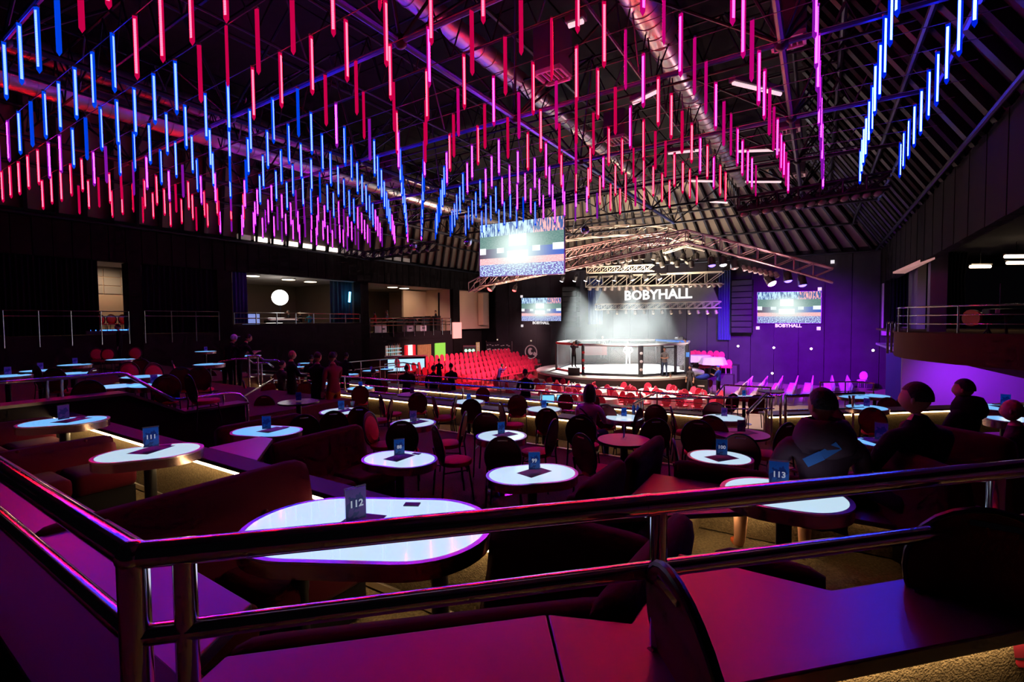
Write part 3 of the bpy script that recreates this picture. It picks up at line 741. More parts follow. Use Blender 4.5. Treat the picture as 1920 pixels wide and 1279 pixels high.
# ================================================================= lit tables with number cards
m_top = mat('lit_tabletop', (0.22, 0.28, 0.4), 0.12, emit=(0.60, 0.84, 1.0), es=0.98, var=0.03, vscale=3)
m_top.node_tree.nodes['Principled BSDF'].inputs['Coat Weight'].default_value = 0.6
m_top2 = mat('lit_tabletop_blue', (0.15, 0.22, 0.35), 0.12, emit=(0.17, 0.52, 1.0), es=0.95, var=0.03, vscale=3)
m_ring = mat('table_edge_ring', (0.62, 0.62, 0.72), 0.3, 0.75)
m_band = mat('copper_steel_band', (0.55, 0.40, 0.36), 0.25, 0.9)
m_wood = mat('brown_laminate', (0.80, 0.46, 0.32), 0.35, var=0.15, vscale=6)
m_greyl = mat('grey_violet_laminate', (0.42, 0.36, 0.5), 0.35, var=0.1, vscale=6)
m_darkl = mat('dark_laminate', (0.10, 0.08, 0.09), 0.25)
m_mat = mat('menu_sheet', (0.03, 0.02, 0.06), 0.5)
m_print = mat('menu_print', (0.35, 0.3, 0.45), 0.5)
def stadium(a, bq, n=10):          # half length a (straight part), radius bq
    pts = []
    for i in range(n + 1):
        t = -math.pi / 2 + math.pi * i / n; pts.append((a + bq * math.cos(t), bq * math.sin(t)))
    for i in range(n + 1):
        t = math.pi / 2 + math.pi * i / n; pts.append((-a + bq * math.cos(t), bq * math.sin(t)))
    if a < 1e-4:
        m_ = 2 * n; return [(bq * math.cos(2 * math.pi * i / m_), bq * math.sin(2 * math.pi * i / m_)) for i in range(m_)]
    return pts
TABM = {}
def table_meshes(a, r, ht, legs, kind):
    key = (a, r, ht, legs, kind)
    if key in TABM: return TABM[key]
    n = 20 if r > .2 else 12
    out = []
    if kind in ('lit', 'blue'):
        out.append(('top_panel', B().prism(stadium(a, r - .03, n), ht - .012, ht + .001).mesh('top_panel', m_top if kind == 'lit' else m_top2)))
        o_, i_ = stadium(a, r, n), stadium(a, r - .03, n); k = len(o_); b = B()
        vs = [(x, y, ht) for x, y in o_] + [(x, y, ht) for x, y in i_] + [(x, y, ht - .012) for x, y in o_] + [(x, y, ht - .012) for x, y in i_]
        fs = []
        for q in range(k):
            w_ = (q + 1) % k; fs += [(q, w_, k + w_, k + q), (q, 2 * k + q, 2 * k + w_, w_), (k + q, k + w_, 3 * k + w_, 3 * k + q)]
        out.append(('edge_ring', b.add(vs, fs).mesh('edge_ring', m_ring)))
        out.append(('side_band', B().prism(stadium(a, r - .004, n), ht - .085, ht - .0125).mesh('side_band', m_band, smooth=True)))
        out.append(('control_panel', B().box((a * .6, r * .72, ht + .004), (.09, .05, .006)).mesh('control_panel', m_mat)))
    else:
        mm = {'wood': m_wood, 'grey': m_greyl, 'dark': m_darkl}[kind]
        out.append(('tabletop', B().prism(stadium(a, r, n), ht - .03, ht).mesh('tabletop', mm)))
        out.append(('edge_band', B().prism(stadium(a, r + .003, n), ht - .028, ht - .004).mesh('edge_band', m_black)))
    for x in ((-a - r * .3, a + r * .3) if legs == 2 else (0,)):
        out.append(('column', B().cyl((x, 0, .02), (x, 0, ht - .03 if kind in ('wood', 'grey', 'dark') else ht - .085), .045, n=14).mesh('column', m_black, smooth=True)))
        out.append(('foot_disc', B().lathe([(.20, 0), (.20, .012), (.06, .03), (.05, .05)], 24, (x, 0, 0)).mesh('foot_disc', m_chrome, smooth=True)))
    TABM[key] = out
    return out
def table(px, py, h, zf, w_, d_, rz, label, kind='lit', legs=1, cat='table', group=None):
    p = low(px, py, h); ht = EYE - h - zf
    ht = round(ht, 3)
    r = d_ / 2; a = max(0.0, w_ / 2 - r)
    o = thing('lounge_table', label, cat, (p.x, p.y, zf), rz, group)
    for nm, me in table_meshes(round(a, 3), r, ht, legs, kind): link(nm, me, o)
    return o, V((p.x, p.y, EYE - h + .002))
# number cards: acrylic holder with printed sheet
def cardmat(name, c0, c1):
    if name in MATS: return MATS[name]
    m = bpy.data.materials.new(name); m.use_nodes = True; nt = m.node_tree; b = nt.nodes['Principled BSDF']
    tc = nt.nodes.new('ShaderNodeTexCoord'); vo = nt.nodes.new('ShaderNodeTexNoise'); vo.inputs['Scale'].default_value = 14
    nt.links.new(tc.outputs['Object'], vo.inputs['Vector'])
    cr = nt.nodes.new('ShaderNodeValToRGB'); cr.color_ramp.interpolation = 'CONSTANT'
    cr.color_ramp.elements[0].color = (*c0, 1); cr.color_ramp.elements[1].color = (*c1, 1); cr.color_ramp.elements[1].position = .5
    nt.links.new(vo.outputs['Fac'], cr.inputs[0]); nt.links.new(cr.outputs[0], b.inputs['Base Color']); b.inputs['Roughness'].default_value = .3
    MATS[name] = m; return m
m_acr = mat('acrylic', (0.8, 0.82, 0.9), 0.08, alpha=0.07)
m_card_b = cardmat('card_print_blue', (0.005, 0.05, 0.38), (0.01, 0.16, 0.75))
m_card_p = cardmat('card_print_purple', (0.03, 0.008, 0.22), (0.18, 0.03, 0.36))
m_num = mat('card_number_white', (0.85, 0.85, 0.95), 0.5, emit=(.7, .7, .9), es=.25)
CARDM = {}
for nm, mm in (('b', m_card_b), ('p', m_card_p)):
    CARDM[nm] = [('sheet', B().box((0, 0, .098), (.098, .004, .15)).mesh('sheet', mm)), ('holder', B().box((0, .004, .1), (.106, .003, .165)).box((0, 0, .179), (.106, .008, .004)).mesh('holder', m_acr)),
                 ('foot', B().box((0, 0, .012), (.106, .06, .02)).mesh('foot', m_acr))]
def card(p, ang, num, kind, label, sc=1.0, group=None):
    o = thing('number_card', label, 'number card', p, ang, group); o.scale = (sc, sc, sc)
    for nm, me in CARDM[kind]: link(nm, me, o)
    if num: text_mesh('number', num, .046, m_num, o, M.Translation((0, -.0065, .1)) @ FACE, .0006, .0012)
    return o
def menu(p, ang, label, group=None):
    return tag(B().box((0, 0, .001), (.29, .20, .001)).obj('menu_sheet', m_mat, None, loc=p + V((0, 0, .001)), rz=ang), label, 'menu', group)
def to_cam(p): return math.atan2(-p.y, -p.x) + R(90)
DESC = {'112': ('long glowing table on two columns just beyond the near rail', 'the long two column table'), '113': ('oval glowing table with pink rim in front of the hooded man', 'the hooded man\'s table'), '111': ('oval glowing table in the left booth before the warm light strip', 'the left booth table'),
        '88': ('oval glowing table with blue rim left of the picture middle', 'the middle left oval table'), '99': ('oval glowing table with streaked top at the picture middle', 'the middle oval table'), '100': ('small round glowing table past the pink ledge', 'the small table past the pink ledge')}
BIG = [  # px, py, h, floor, w, d, rot, number, card kind, kind, legs, card px shift
 (690, 985, 1.07, F1, 1.32, .80, R(-4), '112', 'p', 'lit', 2, (-22, 0)),
 (1470, 926, 1.10, F1, .74, .60, R(-28), '113', 'b', 'lit', 1, (-10, -2)),
 (280, 848, 1.10, F1, .80, .56, R(24), '111', 'b', 'lit', 1, (4, -4)),
 (749, 860, 1.47, F2, .85, .60, R(-22), '88', 'b', 'lit', 1, (0, -2)),
 (998, 888, 1.47, F2, .90, .60, R(12), '99', 'b', 'lit', 1, (4, -2)),
 (1350, 857, 1.47, F2, .66, .58, R(-20), '100', 'b', 'lit', 1, (3, 2)),
]
for (px, py, h, zf, w_, d_, rz, num, ck, kind, legs, sh) in BIG:
    o, p = table(px, py, h, zf, w_, d_, rz, DESC[num][0], kind, legs)
    q = low(px + sh[0], py + sh[1], h); q = V((q.x, q.y, p.z))
    ca = to_cam(q) + (R(22) if num == '112' else R(6))
    menu(q, ca + R(35 if num == '112' else 40), 'dark menu sheet lying on ' + DESC[num][1])
    card(q + V((0, 0, .003)), ca, num, ck, 'acrylic number stand reading %s on %s' % (num, DESC[num][1]), 1.12)
MID = [
 (120, 790, 1.05, F1, .80, .56, R(20), 'leftmost glowing oval table below the bent handrail', 'blue'),
 (500, 808, 1.28, F2, .86, .56, R(-15), 'glowing oval table in front of the aisle handrail', 'blue'),
 (940, 817, 1.47, F2, .66, .66, 0, 'round glowing table beyond the middle oval table', 'lit'),
 (775, 793, 1.47, F2, .66, .66, 0, 'round glowing table beyond the middle left oval table', 'lit'),
 (640, 771, 1.47, F2, .70, .70, 0, 'round glowing table with a glass and folded menu', 'lit'),
 (1170, 824, 1.47, F2, .64, .64, 0, 'unlit brown round table right of the woman in pink', 'wood'),
 (1390, 813, 1.47, F2, .66, .66, 0, 'unlit violet round table beyond the small table past the pink ledge', 'grey'),
 (560, 753, 1.47, F2, .72, .72, 0, 'unlit dark round table at the aisle handrail', 'dark'),
 (1170, 783, 1.74, F4, .70, .70, 0, 'round glowing table right of the woman in pink with a water bottle', 'lit'),
 (1358, 783, 1.74, F4, .70, .70, 0, 'round glowing table beside the gate railing', 'lit'),
 (1020, 767, 1.74, F4, .70, .70, 0, 'round glowing table left of the woman in pink', 'lit'),
 (879, 753, 1.74, F4, .70, .70, 0, 'second round glowing table left of the woman in pink', 'lit'),
 (773, 739, 1.74, F4, .72, .72, 0, 'third round table left of the woman in pink', 'grey'),
 (676, 728, 1.74, F4, .72, .72, 0, 'fourth round glowing table along the blue rail', 'blue'),
 (598, 720, 1.74, F4, .72, .72, 0, 'round glowing table beneath the group of standing guests', 'blue'),
 (534, 711, 1.74, F4, .70, .70, 0, 'round glowing table at the top of the aisle handrail', 'lit'),
 (478, 703, 1.74, F4, .70, .70, 0, 'small round glowing table behind the left chairs', 'lit'),
 (440, 699, 1.74, F4, .72, .72, 0, 'dark round table behind the left chairs', 'dark'),
 (1625, 764, 1.72, F4, .72, .72, 0, 'glowing table between the hooded man and the man in black', 'blue'),
 (1885, 764, 1.20, F1, .80, .60, R(-10), 'glowing blue table at the right edge below the balcony', 'blue'),
 (1900, 786, 1.10, F1, .5, .4, R(-10), 'small glowing blue table right of the seated man at the edge', 'blue'),
 (1652, 830, 1.12, F1, .42, .42, 0, 'glowing table partly hidden between the two seated men', 'blue'),
 (1395, 744, 2.1, F5, .7, .7, 0, 'round glowing table beyond the gate railing', 'lit'),
 (1445, 733, 2.1, F5, .7, .7, 0, 'round violet table beyond the gate railing', 'grey'),
]
CARDG = 'small number cards on the farther tables'
for i, (px, py, h, zf, w_, d_, rz, lab, kind) in enumerate(MID):
    o, p = table(px, py, h, zf, w_, d_, rz, lab, kind)
    if i in (16, 17, 20, 23): continue
    if lab.startswith('unlit brown'):
        card(p, to_cam(p) + R(80), None, 'p', 'number card seen edge-on on the brown table', 1.0); continue
    card(p, to_cam(p) + R(random.Random(i).uniform(-25, 30)), None, 'b' if i % 3 else 'p', 'number card on the ' + ' '.join(lab.split()[:12]), 1.0)
    if p.y < 8: menu(p + V((.05, .04, 0)), to_cam(p) + R(40), 'dark menu sheet on the ' + ' '.join(lab.split()[:11]))
# far small glowing tables
FAR = [(385, 659, 1.03, FL + .02), (226, 674, 1.03, FL), (140, 684, 1.03, FL), (137, 700, 1.0, FL), (14, 705, .98, FL), (220, 724, 1.03, FL), (288, 722, 1.03, FL), (267, 706, 1.03, FL), (422, 696, 1.74, F4), (392, 683, 1.03, FL), (75, 695, 1.03, FL),
       (466, 667, 1.03, FL + .02), (560, 688, 2.12, F5), (572, 681, 2.12, F5), (646, 675, 2.55, F6), (687, 670, 2.55, F6), (695, 695, 2.12, F5), (656, 702, 2.12, F5), (725, 692, 2.55, F6), (1640, 742, 2.1, F5), (1600, 744, 2.1, F5)]
for i, (px, py, h, zf) in enumerate(FAR):
    table(px, py, h, zf, .74, .74, 0, 'small far glowing blue table on the dark side terraces', 'blue', group='far glowing tables of the side terraces')
    if i % 2 == 0:
        q = low(px + 1, py, h); card(V((q.x, q.y, EYE - h + .003)), to_cam(q), None, 'p', 'tiny far number card on a glowing table', 1.0, 'far number cards')
# drinks
m_glass = mat('drinking_glass', (0.7, 0.85, 0.95), 0.05, alpha=0.35)
p = low(661, 762, 1.47)
o = thing('glass_cup', 'clear glass cup on the round table behind the middle left oval table', 'glass', p, 0)
B().lathe([(.025, 0), (.04, .09), (.037, .09), (.022, .006)], 16).obj('bowl', m_glass, o, smooth=True); B().cyl((0, 0, .006), (0, 0, .06), .024, .033, 16).obj('drink', mat('blue_drink', (.1, .3, .5), .1), o, smooth=True)
m_blue_b = mat('blue_bottle', (0.05, 0.2, 0.7), 0.15, alpha=0.8)
for px, py, h, lab in ((1196, 779, 1.74, 'blue water bottle on the table right of the woman in pink'), (1188, 776, 1.74, 'small blue bottle beside the water bottle right of the woman in pink')):
    p = low(px, py, h); o = thing('water_bottle', lab, 'bottle', p, 0)
    B().lathe([(.03, 0), (.032, .01), (.032, .13), (.014, .17), (.014, .19)], 14).obj('body', m_blue_b, o, smooth=True)
    B().cyl((0, 0, .19), (0, 0, .21), .016, n=12).obj('cap', m_chrome, o, smooth=True)
    B().cyl((0, 0, .05), (0, 0, .11), .033, n=14).obj('label_wrap', m_card_b, o, smooth=True)

# ================================================================= banquet chairs
m_chback = mat('chair_back_dark', (0.14, 0.008, 0.018), 0.6, spec=0.2)
def oval(n, a, bq, z0, y0, tilt):
    return [(a * math.cos(2 * math.pi * i / n), y0 - (bq * math.sin(2 * math.pi * i / n)) * tilt, z0 + bq * math.sin(2 * math.pi * i / n)) for i in range(n)]
def chair_parts():
    parts = []
    b = B(); n = 28
    o_ = oval(n, .20, .235, .69, -.19, .16)
    fr = oval(n, .195, .23, .69, -.17, .16); 
    # rear shell
    vs = [(x, y - .012, z) for x, y, z in o_] + [(x * .9, y + .012, (z - .69) * .9 + .69) for x, y, z in o_]
    fs = [tuple(range(n)), tuple(range(n, 2 * n))[::-1]] + [(i, (i + 1) % n, n + (i + 1) % n, n + i) for i in range(n)]
    parts.append(('back_shell', B().add(vs, fs).mesh('back_shell', m_chback, smooth=True), None))
    vs = [(x * .86, y + .014, (z - .69) * .84 + .68) for x, y, z in o_] + [(x * .62, y + .045, (z - .69) * .62 + .68) for x, y, z in o_]
    parts.append(('back_pad', B().add(vs, fs).mesh('back_pad', m_redseat, smooth=True), None))
    parts.append(('back_frame', B().path(o_, .013, 8, True).mesh('back_frame', m_black, smooth=True), None))
    parts.append(('hand_slot', B().box((0, -.236, .885), (.11, .006, .016), mt=M.Rotation(R(-8), 3, 'X')).mesh('hand_slot', m_chrome), None))
    st = [(.205 * math.cos(t), .03 + .205 * math.sin(t)) for t in [2 * math.pi * i / 24 for i in range(24)]]
    parts.append(('seat', B().prism(st, .43, .49).mesh('seat', m_redseat, smooth=True, bevel=.02), None))
    for sx in (-1, 1):
        parts.append(('leg', B().path([(sx * .17, -.21, .62), (sx * .185, -.17, .46), (sx * .20, -.21, 0)], .011, 8).mesh('leg', m_black, smooth=True), None))
        parts.append(('leg', B().path([(sx * .15, .15, .43), (sx * .19, .2, 0)], .011, 8).mesh('leg', m_black, smooth=True), None))
    parts.append(('stretcher', B().path([(-.19, -.18, .38), (-.17, .15, .38), (.17, .15, .38), (.19, -.18, .38)], .009, 6).mesh('stretcher', m_black, smooth=True), None))
    return parts
CHP = chair_parts()
def chair(px, ytop, zf, face, label, group=None, ht=.935, sc=1.0):
    """back top centre at the pixel; face = degrees turned from facing away from the lens (positive = to the right)"""
    h = EYE - zf - ht * sc
    p = low(px, ytop, h)
    rz = math.atan2(p.y, p.x) - R(90) - R(face)
    off = M.Rotation(rz, 3, 'Z') @ V((0, .23 * sc, 0))
    return chair_at(p + off, zf, rz, label, group, sc)
def chair_at(p, zf, rz, label, group=None, sc=1.0):
    o = thing('banquet_chair', label, 'chair', (p.x, p.y, zf), rz, group); o.scale = (sc, sc, sc)
    for nm, me, _ in CHP: link(nm, me, o)
    return o
chair(1256, 1068, F0, 66, 'dark chair seen edge-on in front of the near ledge', sc=1.05)
chair(1866, 955, F0, -8, 'big black chair back at the lower right corner', sc=1.06)
CH = [
 (753, 789, F2, 5, 'chair with its back to the middle left oval table'), (815, 798, F2, 75, 'chair facing right between the two middle oval tables'), (942, 818, F2, 5, 'chair with its back to the middle oval table'),
 (883, 748, F4, 5, 'chair before the second round table left of the woman in pink'), (783, 736, F4, 0, 'chair before the third round table along the blue rail'), (675, 723, F4, 0, 'chair before the fourth round table along the blue rail'),
 (674, 762, F2, 20, 'chair back with a dark jacket beside the table with the glass'), (690, 772, F2, 120, 'narrow chair turned sideways beside the round table behind the middle left oval table'),
 (873, 771, F2, -80, 'chair facing left beyond the middle left oval table'), (912, 773, F2, 10, 'chair beyond the round table behind the middle oval table'), (938, 753, F4, 75, 'chair facing right left of the woman in pink'),
 (1025, 765, F4, 0, 'chair before the first round table left of the woman in pink'), (1040, 785, F2, -70, 'chair facing left beside the round table behind the middle oval table'), (1087, 779, F2, 15, 'chair close behind the woman in pink'),
 (1090, 812, F2, 50, 'chair turned right in front of the brown table'), (812, 742, F4, 80, 'chair facing right at the third round table along the rail'), (712, 738, F4, 78, 'chair facing right at the fourth round table along the rail'),
 (570, 777, F2, 0, 'dark chair in front of the dark round table'), (572, 715, F4, 0, 'chair before the round table of the standing guests'), (548, 713, F4, 60, 'red oval chair back turned half right near the aisle handrail'),
 (608, 729, F4, -40, 'chair half turned left by the standing guests'), (1230, 784, F2, -20, 'chair right of the brown table'), (1309, 787, F2, 0, 'chair left of the violet table'),
 (1334, 779, F2, 10, 'chair behind the violet table'), (1388, 813, F2, 0, 'chair with its back to the small table past the pink ledge'), (1262, 822, F2, 85, 'chair seen edge-on left of the small table past the pink ledge'),
 (1340, 754, F4, 0, 'chair beyond the table at the gate railing'), (1229, 758, F4, 10, 'chair behind the table with the water bottle'), (1257, 761, F4, 85, 'chair edge-on right of the water bottle table'),
 (1478, 792, F2, -55, 'red chair turned left behind the violet table'), (1636, 764, F4, 10, 'chair before the glowing table behind the hooded man'), (1135, 758, F4, 0, 'chair right behind the woman in pink'),
 (455, 712, F4, 85, 'large dark chair seen from the side by the left dark table'), (495, 741, F4, 10, 'chair beside the aisle handrail'), (504, 716, F4, -30, 'chair under the aisle handrail top'),
 (393, 694, F4, 5, 'dark oval chair back beside the left dark table'), (338, 688, FL, 10, 'dark oval chair back above the bent handrail'), (352, 702, FL, 70, 'chair facing right above the bent handrail'),
 (312, 702, FL, -10, 'dim chair beside the far oval table above the bent handrail'), (176, 690, FL, -60, 'red edged chair turned left at the far left'), (100, 690, FL, 30, 'dim chair at the far left'),
 (165, 712, FL, 5, 'dim red chair behind the bent handrail post'), (66, 684, FL, 70, 'dim chair facing right at the far left'),
 (1420, 740, F5, -10, 'chair at the violet table beyond the gate railing'), (1375, 738, F5, -40, 'dark chair beside the stair railing'), (625, 770, F2, 0, 'low dark chair left of the table with the glass'),
 (650, 760, F4, 100, 'chair facing right under the fourth round table'), (855, 742, F4, -80, 'narrow chair facing left under the blue rail'), (735, 745, F4, -80, 'narrow chair facing left before the third round table'),
 (1560, 762, F4, 30, 'chair hidden behind the hooded man'), (970, 740, F4, 0, 'chair of the man in black at the rail'), (1200, 765, F4, -70, 'chair left of the water bottle table'),
]
for a in CH: chair(*a)
GS = 'far chairs of the dark side terraces'
for (px, py, zf, fc) in [(180, 652, FL, 170), (202, 652, FL, 190), (253, 650, FL, 180), (240, 678, FL, 160), (285, 680, FL, 150), (262, 672, FL, 10), (322, 676, FL, 90), (372, 688, FL, 10), (620, 690, F5, 0), (600, 690, F5, 40), (716, 712, F5, 0), (835, 712, F5, 0), (905, 726, F5, 0), (1060, 738, F5, 0), (1110, 735, F5, 30), (520, 700, F4, 30), (560, 698, F5, 0), (700, 688, F6, 0), (770, 700, F6, 0), (1590, 733, F5, 90), (1665, 745, F5, 0), (1700, 742, F5, 0)]:
    chair(px, py, zf, fc, 'small dim red chair on the farther dark terraces', GS)
# ================================================================= people
SKIN = mat('skin', (0.48, 0.24, 0.15), 0.6)
m_hair = mat('dark_hair', (0.012, 0.009, 0.008), 0.7, bump=0.3, bscale=90)
def cloth(name, col): return mat('cloth_' + name, col, 0.9, spec=0.12, var=0.15, vscale=9, bump=0.1, bscale=40)
C_BLACK = cloth('black', (0.012, 0.011, 0.013)); C_DARK = cloth('charcoal', (0.05, 0.045, 0.05)); C_WHITE = cloth('white', (0.75, 0.74, 0.72)); C_PINK = cloth('pale_pink', (0.92, 0.60, 0.74))
C_HOOD = cloth('mauve_grey', (0.10, 0.045, 0.07)); C_BLUE = cloth('royal_blue', (0.04, 0.06, 0.45)); C_GREY = cloth('grey', (0.2, 0.2, 0.21)); C_JEAN = cloth('denim', (0.05, 0.07, 0.13)); C_YEL = cloth('ochre', (0.5, 0.28, 0.03)); C_RED = cloth('red', (0.5, 0.02, 0.02)); C_TEAL = cloth('teal', (0.02, 0.2, 0.25))
C_SHOE = mat('orange_shoe', (0.75, 0.13, 0.03), 0.6); C_SHOEB = mat('black_shoe', (0.02, 0.02, 0.02), 0.5)
def skin_mesh(J, E, rad, sub=1):
    """J name->pos, E edges, rad name->(rx, ry); grown with a Skin modifier"""
    names = list(J); ix = {n: i for i, n in enumerate(names)}
    me = bpy.data.meshes.new('skeleton'); me.from_pydata([J[n] for n in names], [(ix[a], ix[b]) for a, b in E], [])
    o = bpy.data.objects.new('skeleton', me); COL.objects.link(o)
    sm = o.modifiers.new('skin', 'SKIN'); sm.use_smooth_shade = True
    if not me.skin_vertices: me.attributes  # layer is made by the modifier
    try: lay = me.skin_vertices[0]
    except Exception:
        bm = bmesh.new(); bm.from_mesh(me); bm.verts.layers.skin.verify(); bm.to_mesh(me); bm.free(); lay = me.skin_vertices[0]
    for n in names:
        r = rad[n]; lay.data[ix[n]].radius = (r, r) if not isinstance(r, tuple) else r
    lay.data[ix['pelvis']].use_root = True
    sb = o.modifiers.new('sub', 'SUBSURF'); sb.levels = sub; sb.render_levels = sub
    dg = bpy.context.evaluated_depsgraph_get()
    out = bpy.data.meshes.new_from_object(o.evaluated_get(dg))
    bpy.data.objects.remove(o)
    return out
def seg_d(p, a, b_):
    d = b_ - a; t = max(0, min(1, (p - a).dot(d) / max(d.length_squared, 1e-9))); return (p - (a + d * t)).length, t
def head_mesh(b, c, yaw, tilt=0.0, s=1.0):
    """a head with brow, nose, chin, ears and eye sockets round c"""
    nu, nv = 16, 12; pts = []
    Rm = M.Rotation(yaw, 3, 'Z') @ M.Rotation(-tilt, 3, 'X')
    for j in range(nv + 1):
        a = -math.pi / 2 + math.pi * j / nv
        for i in range(nu):
            t = 2 * math.pi * i / nu
            x = .073 * math.cos(a) * math.cos(t); y = .093 * math.cos(a) * math.sin(t); z = .115 * math.sin(a)
            fr = max(0, math.sin(t)) ** 2
            if z < -.02: x *= 1 - .28 * min(1, (-z - .02) / .09); y *= (1 + .10 * fr * min(1, (-z - .02) / .06)) if math.sin(t) > 0 else (1 - .35 * min(1, (-z - .02) / .09))
            if math.sin(t) > .93 and -.05 < z < .02: y += .022 * (1 - abs(z + .018) / .04)      # nose
            if math.sin(t) > .55 and .015 < z < .045: y += .004                                 # brow
            if .55 < math.sin(t) < .93 and -.02 < z < .012: y -= .008                           # eye sockets
            if math.sin(t) > .8 and -.075 < z < -.055: y += .004                                # lips
            pts.append(c + Rm @ V((x, y, z)) * s)
    fs = [(j * nu + i, j * nu + (i + 1) % nu, (j + 1) * nu + (i + 1) % nu, (j + 1) * nu + i) for j in range(nv) for i in range(nu)]
    b.add(pts, fs)
    for sx in (-1, 1): b.ball(c + Rm @ V((sx * .075, -.005, -.01)) * s, .028 * s, 6, 5, (.35, .6, 1.1))
def hand_mesh(b, w_, d, side, s=1.0, curl=.5):
    """palm, four bent fingers and a thumb from wrist w_ along d"""
    d = d.normalized(); up = V((0, 0, 1)) if abs(d.z) < .8 else V((0, 1, 0))
    x = d.cross(up).normalized(); n = x.cross(d).normalized()
    b.beam(w_ - d * .01, w_ + d * .085 * s, .075 * s, .028 * s)
    for i in range(4):
        l = (.062, .075, .07, .055)[i] * s; q = w_ + d * .083 * s + x * (-.028 + .019 * i) * s
        m1 = q + d * l * .5 - n * l * curl * .25; m2 = m1 + d * l * .35 - n * l * curl * .6
        b.cyl(q, m1, .0095 * s, .009 * s, 6); b.cyl(m1, m2, .009 * s, .007 * s, 6)
    q = w_ + d * .03 * s + x * side * .034 * s; m1 = q + (d * .6 + x * side * .7 - n * .2) * .04 * s
    b.cyl(q, m1, .012 * s, .01 * s, 6); b.cyl(m1, m1 + (d * .9 - n * .3) * .03 * s, .01 * s, .008 * s, 6)
def person(label, loc, face, pose='stand', top=None, bottom=None, hair='short', arms=('down', 'down'), s=1.0, look=0.0, lean=0.0, shoes=None, group=None, skinm=None, shorts=False, cap=None, hood=False, sleeves=True, legs=None, bulk=1.0):
    """face: world z rotation; the figure looks along local +y"""
    top = top or C_BLACK; bottom = bottom or C_BLACK; shoes = shoes or C_SHOEB; skinm = skinm or SKIN
    sit = pose == 'sit'
    pz = .52 if sit else .93
    J = {}; rad = {}
    def P(n, x, y, z, r): J[n] = V((x, y, z)); rad[n] = r
    ly = lambda z: (z - pz) * math.tan(lean)
    P('pelvis', 0, 0, pz, (.15, .12)); P('waist', 0, ly(pz + .18), pz + .18, (.135, .105)); P('chest', 0, ly(pz + .38), pz + .38, (.165 * bulk, .115 * bulk)); P('neckb', 0, ly(pz + .53), pz + .53, (.085 * bulk, .075)); P('neck', 0, ly(pz + .64) + .012, pz + .66, .052)
    E = [('pelvis', 'waist'), ('waist', 'chest'), ('chest', 'neckb'), ('neckb', 'neck')]
    sh = pz + .49
    reg = {('pelvis', 'waist'): 1, ('waist', 'chest'): 1, ('chest', 'neckb'): 1, ('neckb', 'neck'): 0}
    hands = []
    for i, sx in enumerate((-1, 1)):
        k = 'LR'[i]; y0 = ly(sh)
        P('sh' + k, sx * .185 * bulk, y0, sh, .068 * bulk)
        a = arms[i]
        T = {'down': ((.235, -.01, -.29), (.24, .05, -.53)), 'fold': ((.235, .0, -.27), (.03, .19, -.28)), 'fwd': ((.23, .1, -.24), (.13, .34, -.18)), 'up': ((.27, .12, -.05), (.16, .32, .10)),
             'desk': ((.25, .1, -.25), (.14, .33, -.28)), 'high': ((.30, .15, .02), (.14, .22, .22)), 'hip': ((.33, -.05, -.25), (.2, .08, -.42))}[a]
        P('el' + k, sx * T[0][0] * bulk, y0 + T[0][1], sh + T[0][2], .047 * bulk); P('wr' + k, sx * T[1][0], y0 + T[1][1], sh + T[1][2], .031)
        E += [('chest', 'sh' + k), ('sh' + k, 'el' + k), ('el' + k, 'wr' + k)]
        reg[('chest', 'sh' + k)] = 1; reg[('sh' + k, 'el' + k)] = 1; reg[('el' + k, 'wr' + k)] = 1 if sleeves else 0
        hands.append((k, sx))
        if sit:
            kn = (legs or {}).get(k, (.11, .44, 0.0))
            P('hip' + k, sx * .09, .03, pz - .02, .095); P('kn' + k, sx * kn[0], kn[1], pz + .0 + kn[2], .068); P('an' + k, sx * (kn[0] + .01), kn[1] + .02, .09, .042); P('to' + k, sx * (kn[0] + .03), kn[1] + .19, .045, .038)
        else:
            st = .06 * (1 if i else -1) if pose == 'walk' else 0
            P('hip' + k, sx * .09, 0, pz - .06, .095); P('kn' + k, sx * .11, .02 + st, .5, .064); P('an' + k, sx * .12, -.01 + st * 2, .09, .042); P('to' + k, sx * .15, .15 + st * 2, .045, .038)
        E += [('pelvis', 'hip' + k), ('hip' + k, 'kn' + k), ('kn' + k, 'an' + k), ('an' + k, 'to' + k)]
        reg[('pelvis', 'hip' + k)] = 2; reg[('hip' + k, 'kn' + k)] = 2; reg[('kn' + k, 'an' + k)] = 0 if shorts else 2; reg[('an' + k, 'to' + k)] = 3
    me = skin_mesh(J, E, rad)
    b = B(); b.add([v.co for v in me.vertices], [tuple(p.vertices) for p in me.polygons])
    mi = []
    vc = [v.co.copy() for v in me.vertices]
    for p in me.polygons:
        c = sum((vc[i] for i in p.vertices), V()) / len(p.vertices); best = None
        for e_, r_ in reg.items():
            d_, t_ = seg_d(c, J[e_[0]], J[e_[1]]); q = d_ - .5 * (rad[e_[0]] if not isinstance(rad[e_[0]], tuple) else rad[e_[0]][0])
            if best is None or q < best[0]: best = (q, r_, e_[0] in ('pelvis', 'waist', 'chest') and not e_[1].startswith('sh'))
        r_ = best[1]
        if r_ in (1, 2) and best[2]:
            if sit: r_ = 2 if (c.y > .14 or c.z < pz + .02) else 1
            else: r_ = 1 if c.z > pz - .05 else 2
        mi.append(r_)
    b.m = mi
    bpy.data.meshes.remove(me)
    hc = J['neck'] + V((0, .022 + math.tan(lean) * .1, .085))
    b.cur = 0; head_mesh(b, hc, look)
    for k, sx in hands:
        d_ = J['wr' + k] - J['el' + k]; hand_mesh(b, J['wr' + k], d_, -sx)
    o = thing('person', label, 'person', loc, face, group); o.scale = (s, s, s)
    b.obj('body', [skinm, top, bottom, shoes], o, smooth=True, ang=80)
